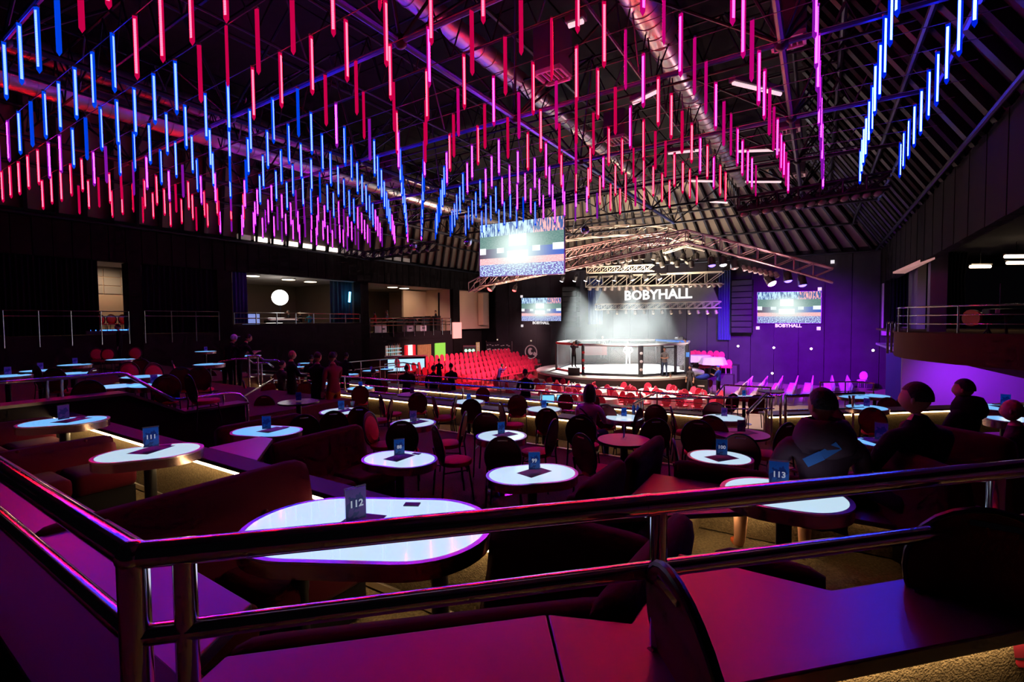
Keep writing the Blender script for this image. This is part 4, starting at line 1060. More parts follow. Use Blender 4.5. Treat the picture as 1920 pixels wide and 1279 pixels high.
    Rm = M.Rotation(look, 3, 'Z')
    if hair != 'none':
        hb = B(); nu, nv = 14, 8; pts = []
        low_ = {'short': -.12, 'long': -1.0, 'wrap': .1}[hair]
        for j in range(nv + 1):
            a = R(90) - (R(90) - math.asin(max(-.999, low_ if hair != 'long' else -.5))) * j / nv
            for i in range(nu):
                t = 2 * math.pi * i / nu; bk = max(0, -math.sin(t)); fr = max(0, math.sin(t))
                aa = a if fr < .2 else max(a, R(28) if hair != 'wrap' else R(15))
                x = .082 * math.cos(aa) * math.cos(t); y = .102 * math.cos(aa) * math.sin(t) - .006; z = .124 * math.sin(aa) + .004
                if hair == 'long': x *= 1.22; y *= 1.12
                if hair == 'long' and j > nv * .5 and fr < .3: z -= .11 * (j / nv - .5) / .5; y -= .02 * bk; x *= 1.0 + .35 * (j / nv - .5)
                pts.append(hc + Rm @ V((x, y, z)))
        hb.add(pts, [(j * nu + i, j * nu + (i + 1) % nu, (j + 1) * nu + (i + 1) % nu, (j + 1) * nu + i) for j in range(nv) for i in range(nu)])
        hb.obj('hair' if hair != 'wrap' else 'head_scarf', m_hair if hair != 'wrap' else C_BLUE, o, smooth=True, ang=80)
    if cap:
        B().ball(hc + V((0, -.005, .03)), .105, 14, 8, (.85, 1.02, .95)).box(hc + Rm @ V((0, .13, .05)), (.12, .1, .012), look).obj('cap', cap, o, smooth=True)
    if hood:
        pts = []; hb = B(); nb = J['neckb']
        hb.lathe([(.17, -.10), (.195, -.04), (.175, .04), (.135, .11), (.10, .12), (.08, .08)], 18, nb + V((0, -.02, .02)), 1, .85).obj('hood', top, o, smooth=True, ang=80)
        B().ball(nb + V((0, -.115, -.02)), .12, 14, 8, (1.1, .5, .75)).obj('hood_back', top, o, smooth=True, ang=80)
    return o
def bear(p): return math.atan2(p.y, p.x) - R(90)      # rotation that looks straight away from the lens
# ================================================================= fighting cage on its round platform
CG = V((7.86, 34.0, 0)); PZ = 1.14; CR = 4.7; FH = 1.92
m_plat = mat('platform_top', (0.45, 0.42, 0.38), 0.6, var=0.15, vscale=2)
m_skirt = mat('platform_skirt', (0.03, 0.022, 0.02), 0.7)
m_canvas = mat('cage_canvas', (0.9, 0.9, 0.88), 0.6)
o = thing('cage_platform', 'round dark skirted platform under the fighting cage', 'stage', CG + V((-.4, 0, 0)), 0)
B().cyl((0, 0, 0), (0, 0, PZ - .12), 5.66, n=48, cap=False).obj('skirt', m_skirt, o, smooth=True)
B().cyl((0, 0, PZ - .12), (0, 0, PZ), 5.75, n=48).obj('deck', m_plat, o)
def chainlink():
    m = bpy.data.materials.new('chain_link'); m.use_nodes = True; nt = m.node_tree; b = nt.nodes['Principled BSDF']
    b.inputs['Base Color'].default_value = (.85, .88, .86, 1); b.inputs['Roughness'].default_value = .4
    tc = nt.nodes.new('ShaderNodeTexCoord'); mp = nt.nodes.new('ShaderNodeMapping'); mp.inputs['Rotation'].default_value = (0, 0, R(45)); mp.inputs['Scale'].default_value = (14, 14, 14)
    nt.links.new(tc.outputs['UV'], mp.inputs[0]); sp = nt.nodes.new('ShaderNodeSeparateXYZ'); nt.links.new(mp.outputs[0], sp.inputs[0])
    out = []
    for ax in 'XY':
        f = nt.nodes.new('ShaderNodeMath'); f.operation = 'FRACT'; nt.links.new(sp.outputs[ax], f.inputs[0])
        l = nt.nodes.new('ShaderNodeMath'); l.operation = 'LESS_THAN'; l.inputs[1].default_value = .09; nt.links.new(f.outputs[0], l.inputs[0]); out.append(l)
    mx = nt.nodes.new('ShaderNodeMath'); mx.operation = 'MAXIMUM'; nt.links.new(out[0].outputs[0], mx.inputs[0]); nt.links.new(out[1].outputs[0], mx.inputs[1])
    nt.links.new(mx.outputs[0], b.inputs['Alpha'])
    return m
m_link = chainlink()
m_pw = mat('pad_white', (0.85, 0.85, 0.83), 0.5); m_pr = mat('pad_red', (0.65, 0.02, 0.03), 0.5); m_pb = mat('pad_blue', (0.05, 0.2, 0.7), 0.5); m_pk = mat('pad_black', (0.03, 0.03, 0.035), 0.5)
o = thing('fighting_cage', 'eight sided fighting cage with padded rail and white canvas', 'cage', CG + V((0, 0, PZ)), 0)
oc = [V((CR * math.sin(R(45 * i)), -CR * math.cos(R(45 * i)), 0)) for i in range(8)]     # 0 is the corner nearest the lens, then to the right
B().prism([(p.x, p.y) for p in oc], .005, .05).obj('canvas', m_canvas, o)
for i in range(8):
    p, q = oc[i], oc[(i + 1) % 8]; d = (q - p).normalized()
    me = bpy.data.meshes.new('mesh_panel'); zt = FH - .1
    pa, qa = p + d * .1, q - d * .1
    me.from_pydata([(pa.x, pa.y, .15), (qa.x, qa.y, .15), (qa.x, qa.y, zt), (pa.x, pa.y, zt)], [], [(0, 1, 2, 3)])
    uv = me.uv_layers.new(name='UVMap'); L = (qa - pa).length
    for k, t in enumerate(((0, 0), (L, 0), (L, zt), (0, zt))): uv.data[k].uv = t
    me.materials.append(m_link); link('mesh_panel', me, o)
    back = 2 <= i <= 5
    tp = m_pr if i == 6 else (m_pb if i == 2 else m_pw)
    B().cyl(p + V((0, 0, FH)), q + V((0, 0, FH)), .085, n=10).obj('top_pad', tp, o, smooth=True)
    B().cyl(p + V((0, 0, .1)), q + V((0, 0, .1)), .06, n=8).obj('bottom_pad', m_pr if i == 6 else m_pk, o, smooth=True)
    po = B(); po.cyl(p, p + V((0, 0, FH)), .16 if i in (0, 1) else .1, n=10)
    post = po.obj('corner_post', m_pk, o, smooth=True)
    if i in (0, 7):
        f = -(p.normalized())
        for z in (.45, .95, 1.45):
            nrm = V((0, -1, 0)); B().ball(p + nrm * .155 + V((0, 0, z)), .1, 10, 6, (1, .2, .9)).obj('logo_patch', m_pw if i == 0 else m_pr, post)
    if i == 1: B().box(p + V((0, -.16, 1.25)), (.2, .03, .3)).obj('logo_patch', mat('logo_bright_blue', (.1, .4, 1), .5), post)
# gate in the front right side
p, q = oc[0], oc[1]; d = (q - p).normalized(); nrm = V((d.y, -d.x, 0))
g0, g1 = p + d * 1.62, p + d * 2.55
for a in (g0 - d * .12, g0, g1, g1 + d * .12): B().cyl(a + nrm * .08, a + nrm * .08 + V((0, 0, FH - .05)), .05, n=8).obj('gate_post', m_pk, o, smooth=True)
for z in (.18, FH - .18): B().cyl(g0 + nrm * .08 + V((0, 0, z)), g1 + nrm * .08 + V((0, 0, z)), .04, n=8).obj('gate_bar', m_pk, o, smooth=True)
# pink sponsor board hung on the far fence
B().box((CG.x - 1.2, CG.y + 4.45, PZ + 1.1), (1.9, .05, .8)).obj('sponsor_board', mat('sponsor_pink', (.8, .35, .33), .5), None)
tag(bpy.data.objects['sponsor_board'], 'pale pink sponsor board hung on the far cage fence', 'sign')

# ================================================================= arena seats: simple red chairs
def farchair(seat, back, frame):
    b = B(); n = 10
    vs = [(.225 * math.cos(2 * math.pi * i / n), -.19 - .05 * math.sin(2 * math.pi * i / n), .72 + .29 * math.sin(2 * math.pi * i / n)) for i in range(n)]
    b.cur = 0; b.add(vs + [(x, y + .05, z) for x, y, z in vs], [tuple(range(n)), tuple(range(n, 2 * n))[::-1]] + [(i, (i + 1) % n, n + (i + 1) % n, n + i) for i in range(n)])
    b.box((0, .03, .46), (.45, .42, .07))
    b.cur = 1
    for sx in (-1, 1):
        b.cyl((sx * .17, -.17, 0), (sx * .17, -.19, .6), .012, n=4); b.cyl((sx * .17, .2, 0), (sx * .15, .18, .44), .012, n=4)
    b.cur = 0
    return b.mesh('arena_chair', [seat, frame], smooth=True)
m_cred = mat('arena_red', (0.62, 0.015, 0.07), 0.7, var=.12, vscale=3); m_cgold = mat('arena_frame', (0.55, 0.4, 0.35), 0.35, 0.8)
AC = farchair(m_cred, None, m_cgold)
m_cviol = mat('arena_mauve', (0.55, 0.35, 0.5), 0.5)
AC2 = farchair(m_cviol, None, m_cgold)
def achair(p, rz, label, group, me=None): return tag(link('arena_chair', me or AC, None, p, rz), label, 'chair', group)
# left stand: rows along the hall axis, facing the cage
m_riser = mat('riser_red_carpet', (0.42, 0.03, 0.04), 0.8)
for r in range(5):
    u = -19.6 - r * .95; z = .12 + .27 * r
    b = B(); b.box((u - .1, 29.6, z / 2), (.93, 14.6, z)); tag(hobj('seat_riser', b, m_riser), ['lowest', 'second', 'third', 'fourth', 'topmost'][r] + ' red carpeted step of the left chair stand', 'riser')
    for i in range(25):
        v = 22.8 + i * .57
        if r == 0 and i > 20: continue
        achair(hall(u - .05, v, z), -TH - R(90) + R(random.uniform(-4, 4)), 'bright red chair in the %s row of the stand left of the cage' % ['front', 'second', 'third', 'fourth', 'back'][r], 'red chairs of the left stand')
# right stand: two levels behind the cage crew
for r, (pxs, py, h, lab) in enumerate((([1316, 1326, 1336, 1346, 1356, 1366], 701, 3.85, 'lower'), ([1297, 1308, 1319, 1330, 1342], 683, 3.32, 'upper'))):
    for i, px in enumerate(pxs):
        p = low(px, py, h); achair(p, -TH + R(180 + random.uniform(-10, 10)), 'red chair on the %s level of the stand right of the cage' % lab, 'red chairs of the right stand')
    q0, q1 = unhall(low(1286 if r else 1310, py, h)), unhall(low(1372, py, h)); z = EYE - h
    b = B(); b.box(((q0[0] + q1[0]) / 2, (q0[1] + q1[1]) / 2 + (.55 if r else .1), z / 2), (q1[0] - q0[0] + (1 if r else .4), 1.9 if r else 1.0, z)); tag(hobj('seat_riser', b, m_skirt), lab + ' dark step of the chair stand right of the cage', 'riser')
for px, py, h in ((1299, 668, 3.32), (1310, 667, 3.32), (1321, 666, 3.32), (1332, 666, 3.32), (1343, 667, 3.32), (1362, 672, 3.32)):
    p = low(px, py + 16, h); p = p + V((0, .9, 0)); achair(p, -TH + R(175), 'red chair around the white tables on the upper right stand', 'red chairs of the right stand')
# purple lit rows on the right floor
for c_ in range(7):
    xc = 15.1 + .96 * c_ + (.25 if c_ > 4 else 0); p0 = V((xc, 30.5, 0)); u0, v0 = unhall(p0)
    for i in range(11):
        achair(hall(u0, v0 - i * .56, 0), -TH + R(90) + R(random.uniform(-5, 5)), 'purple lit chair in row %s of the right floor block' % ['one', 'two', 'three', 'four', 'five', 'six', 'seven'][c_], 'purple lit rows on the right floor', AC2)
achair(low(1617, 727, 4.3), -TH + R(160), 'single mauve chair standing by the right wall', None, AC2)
# arena tables under white cloths
m_cloth = mat('white_tablecloth', (0.9, 0.84, 0.78), 0.8)
def cloth_mesh():
    b = B(); n = 32; rings = []
    for r, z, wv in ((.001, .76, 0), (.7, .76, 0), (.74, .74, .0), (.80, .5, .04), (.86, .28, .07)):
        rings += [((r + wv * math.cos(8 * 2 * math.pi * i / n)) * math.cos(2 * math.pi * i / n), (r + wv * math.cos(8 * 2 * math.pi * i / n)) * math.sin(2 * math.pi * i / n), z) for i in range(n)]
    return b.add(rings, [(k * n + i, k * n + (i + 1) % n, (k + 1) * n + (i + 1) % n, (k + 1) * n + i) for k in range(4) for i in range(n)]).mesh('tablecloth', m_cloth, smooth=True)
CLM = cloth_mesh()
TLEG = B().cyl((0, 0, 0), (0, 0, .7), .05, n=8).lathe([(.35, 0), (.3, .04), (.05, .08)], 16).mesh('pedestal', m_black)
TTOP = B().cyl((0, 0, .715), (0, 0, .75), .68, n=24).mesh('tabletop', m_wood)
GLM = B().lathe([(.03, 0), (.035, .14), (.03, .14), (.02, .01)], 8).mesh('glass_tumbler', m_glass, smooth=True)
NAP = B().lathe([(.05, 0), (.03, .08), (.001, .13)], 8).mesh('folded_napkin', mat('napkin_white', (.9, .88, .85), .7))
AT = [(955, 714), (1000, 712), (1030, 720), (1077, 722), (1020, 734), (1062, 741), (1147, 728), (1112, 733), (1130, 745), (1183, 738), (1223, 731), (1240, 743), (1270, 736), (985, 724), (1298, 745), (1322, 743)]
rg = random.Random(3)
for i, (px, py) in enumerate(AT):
    p = low(px, py, EYE - .76); p = V((p.x, p.y, 0))
    lab = ['far left', 'left', 'left centre', 'centre', 'near left', 'near centre', 'cage front', 'middle', 'near middle', 'right middle', 'right', 'near right', 'far right', 'stand side', 'crew desk', 'stair side'][i]
    o = thing('banquet_table', 'x', 'table', p, rg.uniform(0, 3), 'white clothed arena tables'); o['label'] = 'round arena table under a white cloth before the cage'
    link('pedestal', TLEG, o); link('tabletop', TTOP, o)
    t = tag(link('tablecloth', CLM, None, p, rg.uniform(0, 3)), 'white cloth draped over a round arena table', 'tablecloth', 'white arena tablecloths')
    for k in range(5):
        a = rg.uniform(0, 6.3); q = p + V((.32 * math.cos(a), .32 * math.sin(a), .762))
        if k % 2: tag(link('glass_tumbler', GLM, None, q), 'clear tumbler standing on a white arena table', 'glass', 'tumblers of the arena tables')
        else: tag(link('folded_napkin', NAP, None, q), 'folded white napkin on a white arena table', 'napkin', 'napkins of the arena tables')
    for k in range(6 if i not in (0,) else 4):
        a = rg.uniform(-.25, .25) + k * 1.05 + .5; q = p + V((1.02 * math.cos(a), 1.02 * math.sin(a), 0))
        if (q - CG).length < 6.3: continue
        achair(q, a + R(90), 'deep red chair drawn up to a white arena table', 'chairs at the arena tables')
for px, py, h in ((1312, 666, 2.56), (1337, 670, 2.56)):
    p = low(px, py, h); p = V((p.x, p.y, EYE - h - .76))
    o = thing('banquet_table', 'white clothed table on the upper right stand', 'table', p, 0, 'tables on the right stand'); link('pedestal', TLEG, o); link('tabletop', TTOP, o)
    tag(link('tablecloth', CLM, None, p, .4), 'pale cloth over a table on the upper right stand', 'tablecloth', 'cloths on the right stand')

# ================================================================= stage wall fittings
def screenmat(name, st):
    """a live picture of the hall: tubes above, bright cage in the middle, seats below"""
    m = bpy.data.materials.new(name); m.use_nodes = True; nt = m.node_tree; N = nt.nodes; Lk = nt.links
    N.remove(N['Principled BSDF'])
    tc = N.new('ShaderNodeTexCoord'); sp = N.new('ShaderNodeSeparateXYZ'); Lk.new(tc.outputs['UV'], sp.inputs[0])
    def mth(op, a, b=None, c=None):
        n = N.new('ShaderNodeMath'); n.operation = op
        for i, x in enumerate((a, b, c)):
            if x is None: continue
            if isinstance(x, (int, float)): n.inputs[i].default_value = x
            else: Lk.new(x, n.inputs[i])
        return n.outputs[0]
    def mix(f, a, b):
        n = N.new('ShaderNodeMix'); n.data_type = 'RGBA'
        for s_, x in ((0, f), (6, a), (7, b)):
            if isinstance(x, tuple): n.inputs[s_].default_value = (*x, 1)
            elif isinstance(x, (int, float)): n.inputs[s_].default_value = x
            else: Lk.new(x, n.inputs[s_])
        return n.outputs[2]
    X, Y = sp.outputs['X'], sp.outputs['Y']
    def rect(x0, x1, y0, y1):
        return mth('MULTIPLY', mth('MULTIPLY', mth('GREATER_THAN', X, x0), mth('LESS_THAN', X, x1)), mth('MULTIPLY', mth('GREATER_THAN', Y, y0), mth('LESS_THAN', Y, y1)))
    mp = N.new('ShaderNodeMapping'); mp.inputs['Scale'].default_value = (46, 44, 1); Lk.new(tc.outputs['UV'], mp.inputs[0])
    nz = N.new('ShaderNodeTexNoise'); nz.inputs['Scale'].default_value = 1; nz.inputs['Detail'].default_value = 2; Lk.new(mp.outputs[0], nz.inputs['Vector'])
    mp2 = N.new('ShaderNodeMapping'); mp2.inputs['Scale'].default_value = (55, 5, 1); Lk.new(tc.outputs['UV'], mp2.inputs[0])
    nz2 = N.new('ShaderNodeTexNoise'); nz2.inputs['Scale'].default_value = 1; Lk.new(mp2.outputs[0], nz2.inputs['Vector'])
    seats = mix(mth('GREATER_THAN', nz.outputs['Fac'], .52), (.16, .12, .42), (.55, .75, 1.0))
    col = mix(rect(0, 1, .22, .34), seats, mix(nz.outputs['Fac'], (.8, .15, .2), (1, .8, .8)))
    col = mix(rect(0, 1, .34, .52), col, mix(X, (.10, .05, .09), (.06, .13, .55)))
    col = mix(rect(0, 1, .52, .78), col, mix(nz.outputs['Fac'], (.02, .12, .12), (.25, .38, .34)))
    tub = mth('GREATER_THAN', nz2.outputs['Fac'], .5)
    col = mix(mth('MULTIPLY', rect(0, 1, .76, 1), 1), col, mix(tub, (.06, .12, .35), mix(mth('GREATER_THAN', X, .66), (.55, .8, 1), (1, .45, .45))))
    for rc in ((.22, .31, .43, .53), (.65, .74, .43, .53), (.0, .08, .42, .54), (.88, 1, .43, .55)): col = mix(rect(*rc), col, (.85, .9, .95))
    # glow round the cage and the big screen inside the picture
    for cx, cy_, k in ((.48, .38, 16), (.48, .64, 20)):
        dx, dy = mth('SUBTRACT', X, cx), mth('SUBTRACT', Y, cy_)
        d = mth('ADD', mth('MULTIPLY', dx, dx), mth('MULTIPLY', dy, dy))
        g = mth('POWER', 2.718, mth('MULTIPLY', d, -k * 1.0)); col = mix(g, col, (.78, .95, .90))
    for rc in ((.37, .58, .55, .76), (.35, .6, .3, .46)): col = mix(rect(*rc), col, (1, 1, 1))
    e = N.new('ShaderNodeEmission'); e.inputs[1].default_value = st; Lk.new(col, e.inputs[0]); Lk.new(e.outputs[0], N['Material Output'].inputs[0])
    return m
def screen(name, label, p00, p10, p11, p01, th, mt, frame, cap=None, lead=True):
    """quad corners: lower left, lower right, upper right, upper left (world)"""
    P_ = [V(x) for x in (p00, p10, p11, p01)]; c = sum(P_, V()) / 4
    o = thing(name, label, 'screen', c, 0)
    nrm = (P_[1] - P_[0]).cross(P_[3] - P_[0]).normalized()
    if nrm.dot(c - V((0, 0, EYE))) > 0: nrm = -nrm
    me = bpy.data.meshes.new('picture'); me.from_pydata([p - c for p in P_], [], [(0, 1, 2, 3)]); uv = me.uv_layers.new(name='UVMap')
    for k, t in enumerate(((0, 0), (1, 0), (1, 1), (0, 1))): uv.data[k].uv = t
    me.materials.append(mt); link('picture', me, o)
    b = B(); back = [p - c - nrm * th for p in P_]; ctr = [(p - c) * 1.025 - nrm * .02 for p in P_]; bk = [(p - c) * 1.025 - nrm * th for p in P_]
    b.add(ctr + bk, [(0, 1, 2, 3), (7, 6, 5, 4), (0, 1, 5, 4), (1, 2, 6, 5), (2, 3, 7, 6), (3, 0, 4, 7)]).obj('casing', frame, o)
    if cap:
        w_ = P_[1] - P_[0]; up = (P_[3] - P_[0]).normalized(); xd = w_.normalized()
        mw = M(((xd.x, up.x, nrm.x, 0), (xd.y, up.y, nrm.y, 0), (xd.z, up.z, nrm.z, 0), (0, 0, 0, 1)))
        text_mesh('caption', 'BOBYHALL', w_.length * .085, mat('sign_white', (.9, .9, .9), .5, emit=(1, 1, 1), es=1.0), o, M.Translation(-up * (P_[3] - P_[0]).length * .575 + nrm * .02) @ mw, .01, .008)
    return o
sm1, sm2 = screenmat('hanging_screen_picture', 1.25), screenmat('wall_screen_picture', 1.1)
vS = 22
screen('projection_screen', 'large hanging screen showing the hall itself', on_v(900, 519, vS), on_v(1057, 513, vS), on_v(1057, 404, vS), on_v(900, 423, vS), .06, sm1, m_steel)
screen('wall_screen', 'wall screen captioned below it left of the cage', on_v(978, 602, VB - .25), on_v(1052, 602, VB - .25), on_v(1052, 558, VB - .25), on_v(978, 559, VB - .25), .2, sm2, m_black, True)
screen('wall_screen', 'wall screen captioned below it right of the stage curtain', on_v(1420, 606, VB - .25), on_v(1539, 606, VB - .25), on_v(1540, 546, VB - .25), on_v(1420, 548, VB - .25), .2, sm2, m_black, True)
m_cor = mat('corner_marker', (.9, .9, .95), .5, emit=(1, .95, 1), es=.8)
for px, py in ((978, 556), (979, 611), (1537, 542), (1421, 615), (1535, 616), (1561, 491)):
    p = on_v(px, py, VB - .2); tag(B().box((0, 0, 0), (.22, .06, .22)).obj('marker_plate', m_cor, None, loc=p, rz=-TH), 'small white marker plate at a wall screen corner', 'marker', 'marker plates on the stage wall')
# sign panel
P4 = [on_v(1116, 573, VB - .8), on_v(1350, 571, VB - .8), on_v(1336, 536, VB - .8), on_v(1132, 538, VB - .8)]
c = sum(P4, V()) / 4
o = thing('stage_sign', 'grey sign panel with large white capital lettering above the cage', 'sign', c, -TH)
iv = M.Rotation(TH, 3, 'Z'); q = [iv @ (p - c) for p in P4]
B().extr([(p.x, p.z) for p in q], 'y', 0, .1).obj('panel', mat('sign_grey', (.16, .15, .15), .7, var=.1, vscale=3), o)
lw = on_v(1231, 553, VB - .9) - c; lw = iv @ lw
text_mesh('lettering', 'BOBYHALL', 1.08, mat('sign_letters', (.95, .95, .95), .5, emit=(1, 1, 1), es=1.1), o, M.Translation((lw.x, -.03, lw.z)) @ FACE, .03, .022)
# blue stage curtains
m_curt = mat('blue_curtain', (0.03, 0.045, 0.16), 0.85)
m_curtk = mat('black_curtain', (0.008, 0.007, 0.011), 0.9, spec=0.05)
def curtain(name, label, p0, p1, z0, z1, m_, waves=8, amp=.08, gather=0.0, loc_par=None):
    p0, p1 = V((p0[0], p0[1], 0)), V((p1[0], p1[1], 0)); d = p1 - p0; L = d.length
    o = thing(name, label, 'curtain', (p0.x, p0.y, z0), math.atan2(d.y, d.x))
    n = waves * 6; b = B(); pts = []
    for k, t in enumerate((0, .35, .7, 1)):
        w_ = 1 - gather * math.sin(math.pi * min(1, t * 1.2)) if gather else 1
        for i in range(n + 1):
            x = L * i / n * w_; pts.append((x, amp * math.sin(2 * math.pi * waves * i / n) * (1 if k else .8), (z1 - z0) * (1 - t)))
    b.add(pts, [(k * (n + 1) + i, k * (n + 1) + i + 1, (k + 1) * (n + 1) + i + 1, (k + 1) * (n + 1) + i) for k in range(3) for i in range(n)])
    b.obj('drape', m_, o, smooth=True, ang=90)
    B().cyl((0, 0, z1 - z0 + .02), (L, 0, z1 - z0 + .02), .03, n=8).obj('curtain_rail', m_black, o)
    return o
pa, pb = on_v(1103, 600, VB - .6), on_v(1130, 600, VB - .6); curtain('stage_curtain', 'blue stage curtain left of the sign', pa, pb, EYE - .3, EYE + 3.6, m_curt, 5, .12)
pa, pb = on_v(1346, 600, VB - .6), on_v(1370, 600, VB - .6); curtain('stage_curtain', 'blue stage curtain right of the sign', pa, pb, EYE - 1.5, EYE + 3.6, m_curt, 5, .12)
# loudspeaker columns
m_spk = mat('speaker_black', (0.012, 0.011, 0.012), 0.7, spec=.1); m_grl = mat('speaker_grille', (0.022, 0.02, 0.02), 0.7, spec=.1)
for (x0, x1, y0, n_, lab) in ((1057, 1084, 538, 8, 'tall black loudspeaker column left of the sign'), (1373, 1412, 526, 9, 'tall black loudspeaker column left of the right wall screen')):
    a, c2 = on_v(x0, y0, VB - 1.1), on_v(x1, y0, VB - 1.1); w_ = (c2 - a).length; hh = .44 if n_ == 8 else .42
    o = thing('speaker_column', lab, 'loudspeaker', V(((a.x + c2.x) / 2, (a.y + c2.y) / 2, a.z - hh * n_)), -TH)
    for k in range(n_):
        cab = B().box((0, 0, hh * (k + .5)), (w_, .7, hh - .03)).obj('cabinet', m_spk, o, bevel=.02); B().box((0, -.36, hh * (k + .5)), (w_ - .1, .02, hh - .12)).obj('grille', m_grl, cab)
# banners
a, c2 = on_v(912, 680, VB - .1), on_v(960, 642, VB - .1)
o = thing('sponsor_backdrop', 'dark sponsor backdrop with rows of pale marks behind the red chairs', 'banner', V(((a.x + c2.x) / 2, (a.y + c2.y) / 2, a.z)), -TH)
W_ = math.hypot(c2.x - a.x, c2.y - a.y); H_ = c2.z - a.z
B().box((0, 0, H_ / 2), (W_, .08, H_)).obj('cloth', m_bw, o)
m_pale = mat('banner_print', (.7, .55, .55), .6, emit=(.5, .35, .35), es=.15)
for rz_ in range(4):
    for k in range(9): B().box((-W_ / 2 + W_ * (k + .6 + .2 * math.sin(k * 3 + rz_)) / 9.4, -.05, H_ * (.85 - .21 * rz_) + .05 * math.sin(k * 2.1)), (W_ * .065, .015, .12 if rz_ in (1, 2) else .05)).obj('printed_mark', m_pale, o)
for sx in (-1, 1): B().cyl((sx * W_ / 2, 0, -.1), (sx * W_ / 2, 0, H_ + .1), .04, n=8).obj('pole', m_steel, o)
p = on_v(996, 662, VB - .1)
o = thing('wall_emblem', 'round pale wall emblem with lettering below it left of the cage', 'emblem', p, -TH)
b = B(); b.path([(.62 * math.cos(t), -.05, .62 * math.sin(t) + .1) for t in [2 * math.pi * i / 24 for i in range(24)]], .05, 6, True).obj('ring', m_pale, o)
B().ball((-.05, -.05, .15), .34, 10, 8, (.8, .1, 1)).obj('profile', m_pale, o); B().ball((.12, -.07, .2), .16, 8, 6, (.8, .2, 1)).obj('profile_inner', m_bw, o); B().box((.45, -.05, -.1), (.4, .03, .3), mt=M.Rotation(R(30), 3, 'Y')).obj('glove', m_pale, o)
B().box((0, -.05, -.72), (1.9, .03, .3)).obj('title_bar', mat('banner_dim', (.2, .14, .15), .6), o)
text_mesh('lettering', 'CHAMPIONSHIP', .26, m_pale, o, M.Translation((0, -.06, -1.1)) @ FACE, .01, .0)
# small wall lamps on the purple wall
m_bulb = glow('wall_bulb', (1, .88, .9), 9)
for px, py in ((1384, 649), (1451, 652), (1521, 654), (1637, 657), (933, 637), (996, 639), (1448, 700)):
    p = on_v(px, py, VB - .12); o = thing('wall_lamp', 'tiny bright lamp on the stage wall', 'lamp', p, -TH, 'tiny lamps on the stage wall')
    B().cyl((0, .1, 0), (0, 0, 0), .1, n=10).obj('housing', m_black, o); B().ball((0, -.04, 0), .075, 8, 6).obj('bulb', m_bulb if px > 1000 else mat('dim_bulb', (.8, .7, .6), .4, emit=(1, .8, .6), es=.6), o)

# ================================================================= lighting rig over the cage
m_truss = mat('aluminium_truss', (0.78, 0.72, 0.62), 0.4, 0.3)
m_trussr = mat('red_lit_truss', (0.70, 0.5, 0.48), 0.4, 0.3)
def truss(label, pts, s_=.4, m_=None):
    pts = [V(p) for p in pts]; m_ = m_ or m_truss
    o = thing('lighting_truss', label, 'truss', pts[0], 0)
    Q = [p - pts[0] for p in pts]
    for a, b_ in ((-1, 0), (1, 0), (-1, 1), (1, 1)):
        ps = []
        for i, p in enumerate(Q):
            d = (Q[min(i + 1, len(Q) - 1)] - Q[max(i - 1, 0)]); sd = V((d.y, -d.x, 0)).normalized(); ps.append(p + sd * a * s_ / 2 + V((0, 0, b_ * s_)))
        B().path(ps, .04, 6).obj('chord', m_, o)
    for i in range(len(Q) - 1):
        p, q_ = Q[i], Q[i + 1]; d = q_ - p; n = max(1, int(d.length / (s_ * 1.3))); sd = V((d.y, -d.x, 0)).normalized() * s_ / 2; up = V((0, 0, s_))
        for k in range(n):
            a, c2 = p + d * k / n, p + d * (k + 1) / n
            B().cyl(a + sd, c2 + sd + up, .025, n=5).obj('brace', m_, o); B().cyl(a - sd, c2 - sd + up, .025, n=5).obj('brace', m_, o)
            B().cyl(a + sd, a + sd + up, .025, n=5).obj('upright', m_, o); B().cyl(a - sd, a - sd + up, .025, n=5).obj('upright', m_, o)
            B().cyl(a + sd, c2 - sd, .025, n=5).obj('brace', m_, o)
    return o
vT = 26
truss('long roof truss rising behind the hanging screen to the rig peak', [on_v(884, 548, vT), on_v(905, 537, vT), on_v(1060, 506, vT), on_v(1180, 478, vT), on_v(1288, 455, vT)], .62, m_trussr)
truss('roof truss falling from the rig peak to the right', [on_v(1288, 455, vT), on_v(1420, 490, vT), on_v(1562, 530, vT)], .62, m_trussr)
truss('arched upper truss above the rig', [on_v(1058, 452, 30), on_v(1105, 445, 30), on_v(1155, 441, 30), on_v(1215, 441, 30), on_v(1255, 446, 30), on_v(1290, 459, 30)], .6, m_truss)
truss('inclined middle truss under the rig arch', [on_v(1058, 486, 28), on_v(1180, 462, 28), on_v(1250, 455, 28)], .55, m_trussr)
truss('level truss of lamps above the sign', [on_v(1102, 539, 35), on_v(1356, 532, 35)], .8)
truss('lower truss of lamps below the sign', [on_v(1118, 581, 37), on_v(1352, 577, 37)], .45)
truss('short level truss under the orange spotlight', [on_v(1102, 512, 32), on_v(1225, 508, 32)], .4)
truss('short inner truss at the rig peak', [on_v(1245, 475, 31), on_v(1285, 462, 31), on_v(1320, 470, 31)], .5)
truss('dark front truss of spotlights under the left roof', [on_v(640, 476, 20), on_v(690, 487, 20), on_v(820, 468, 21)], .45, m_frame)
truss('dark front truss of spotlights under the right roof', [on_v(1385, 398, 19), on_v(1670, 352, 19)], .45, m_frame)
truss('dark far truss crossing behind the red tubes', [on_v(880, 395, 20), on_v(1000, 392, 20), on_v(1100, 372, 20)], .4, m_frame)
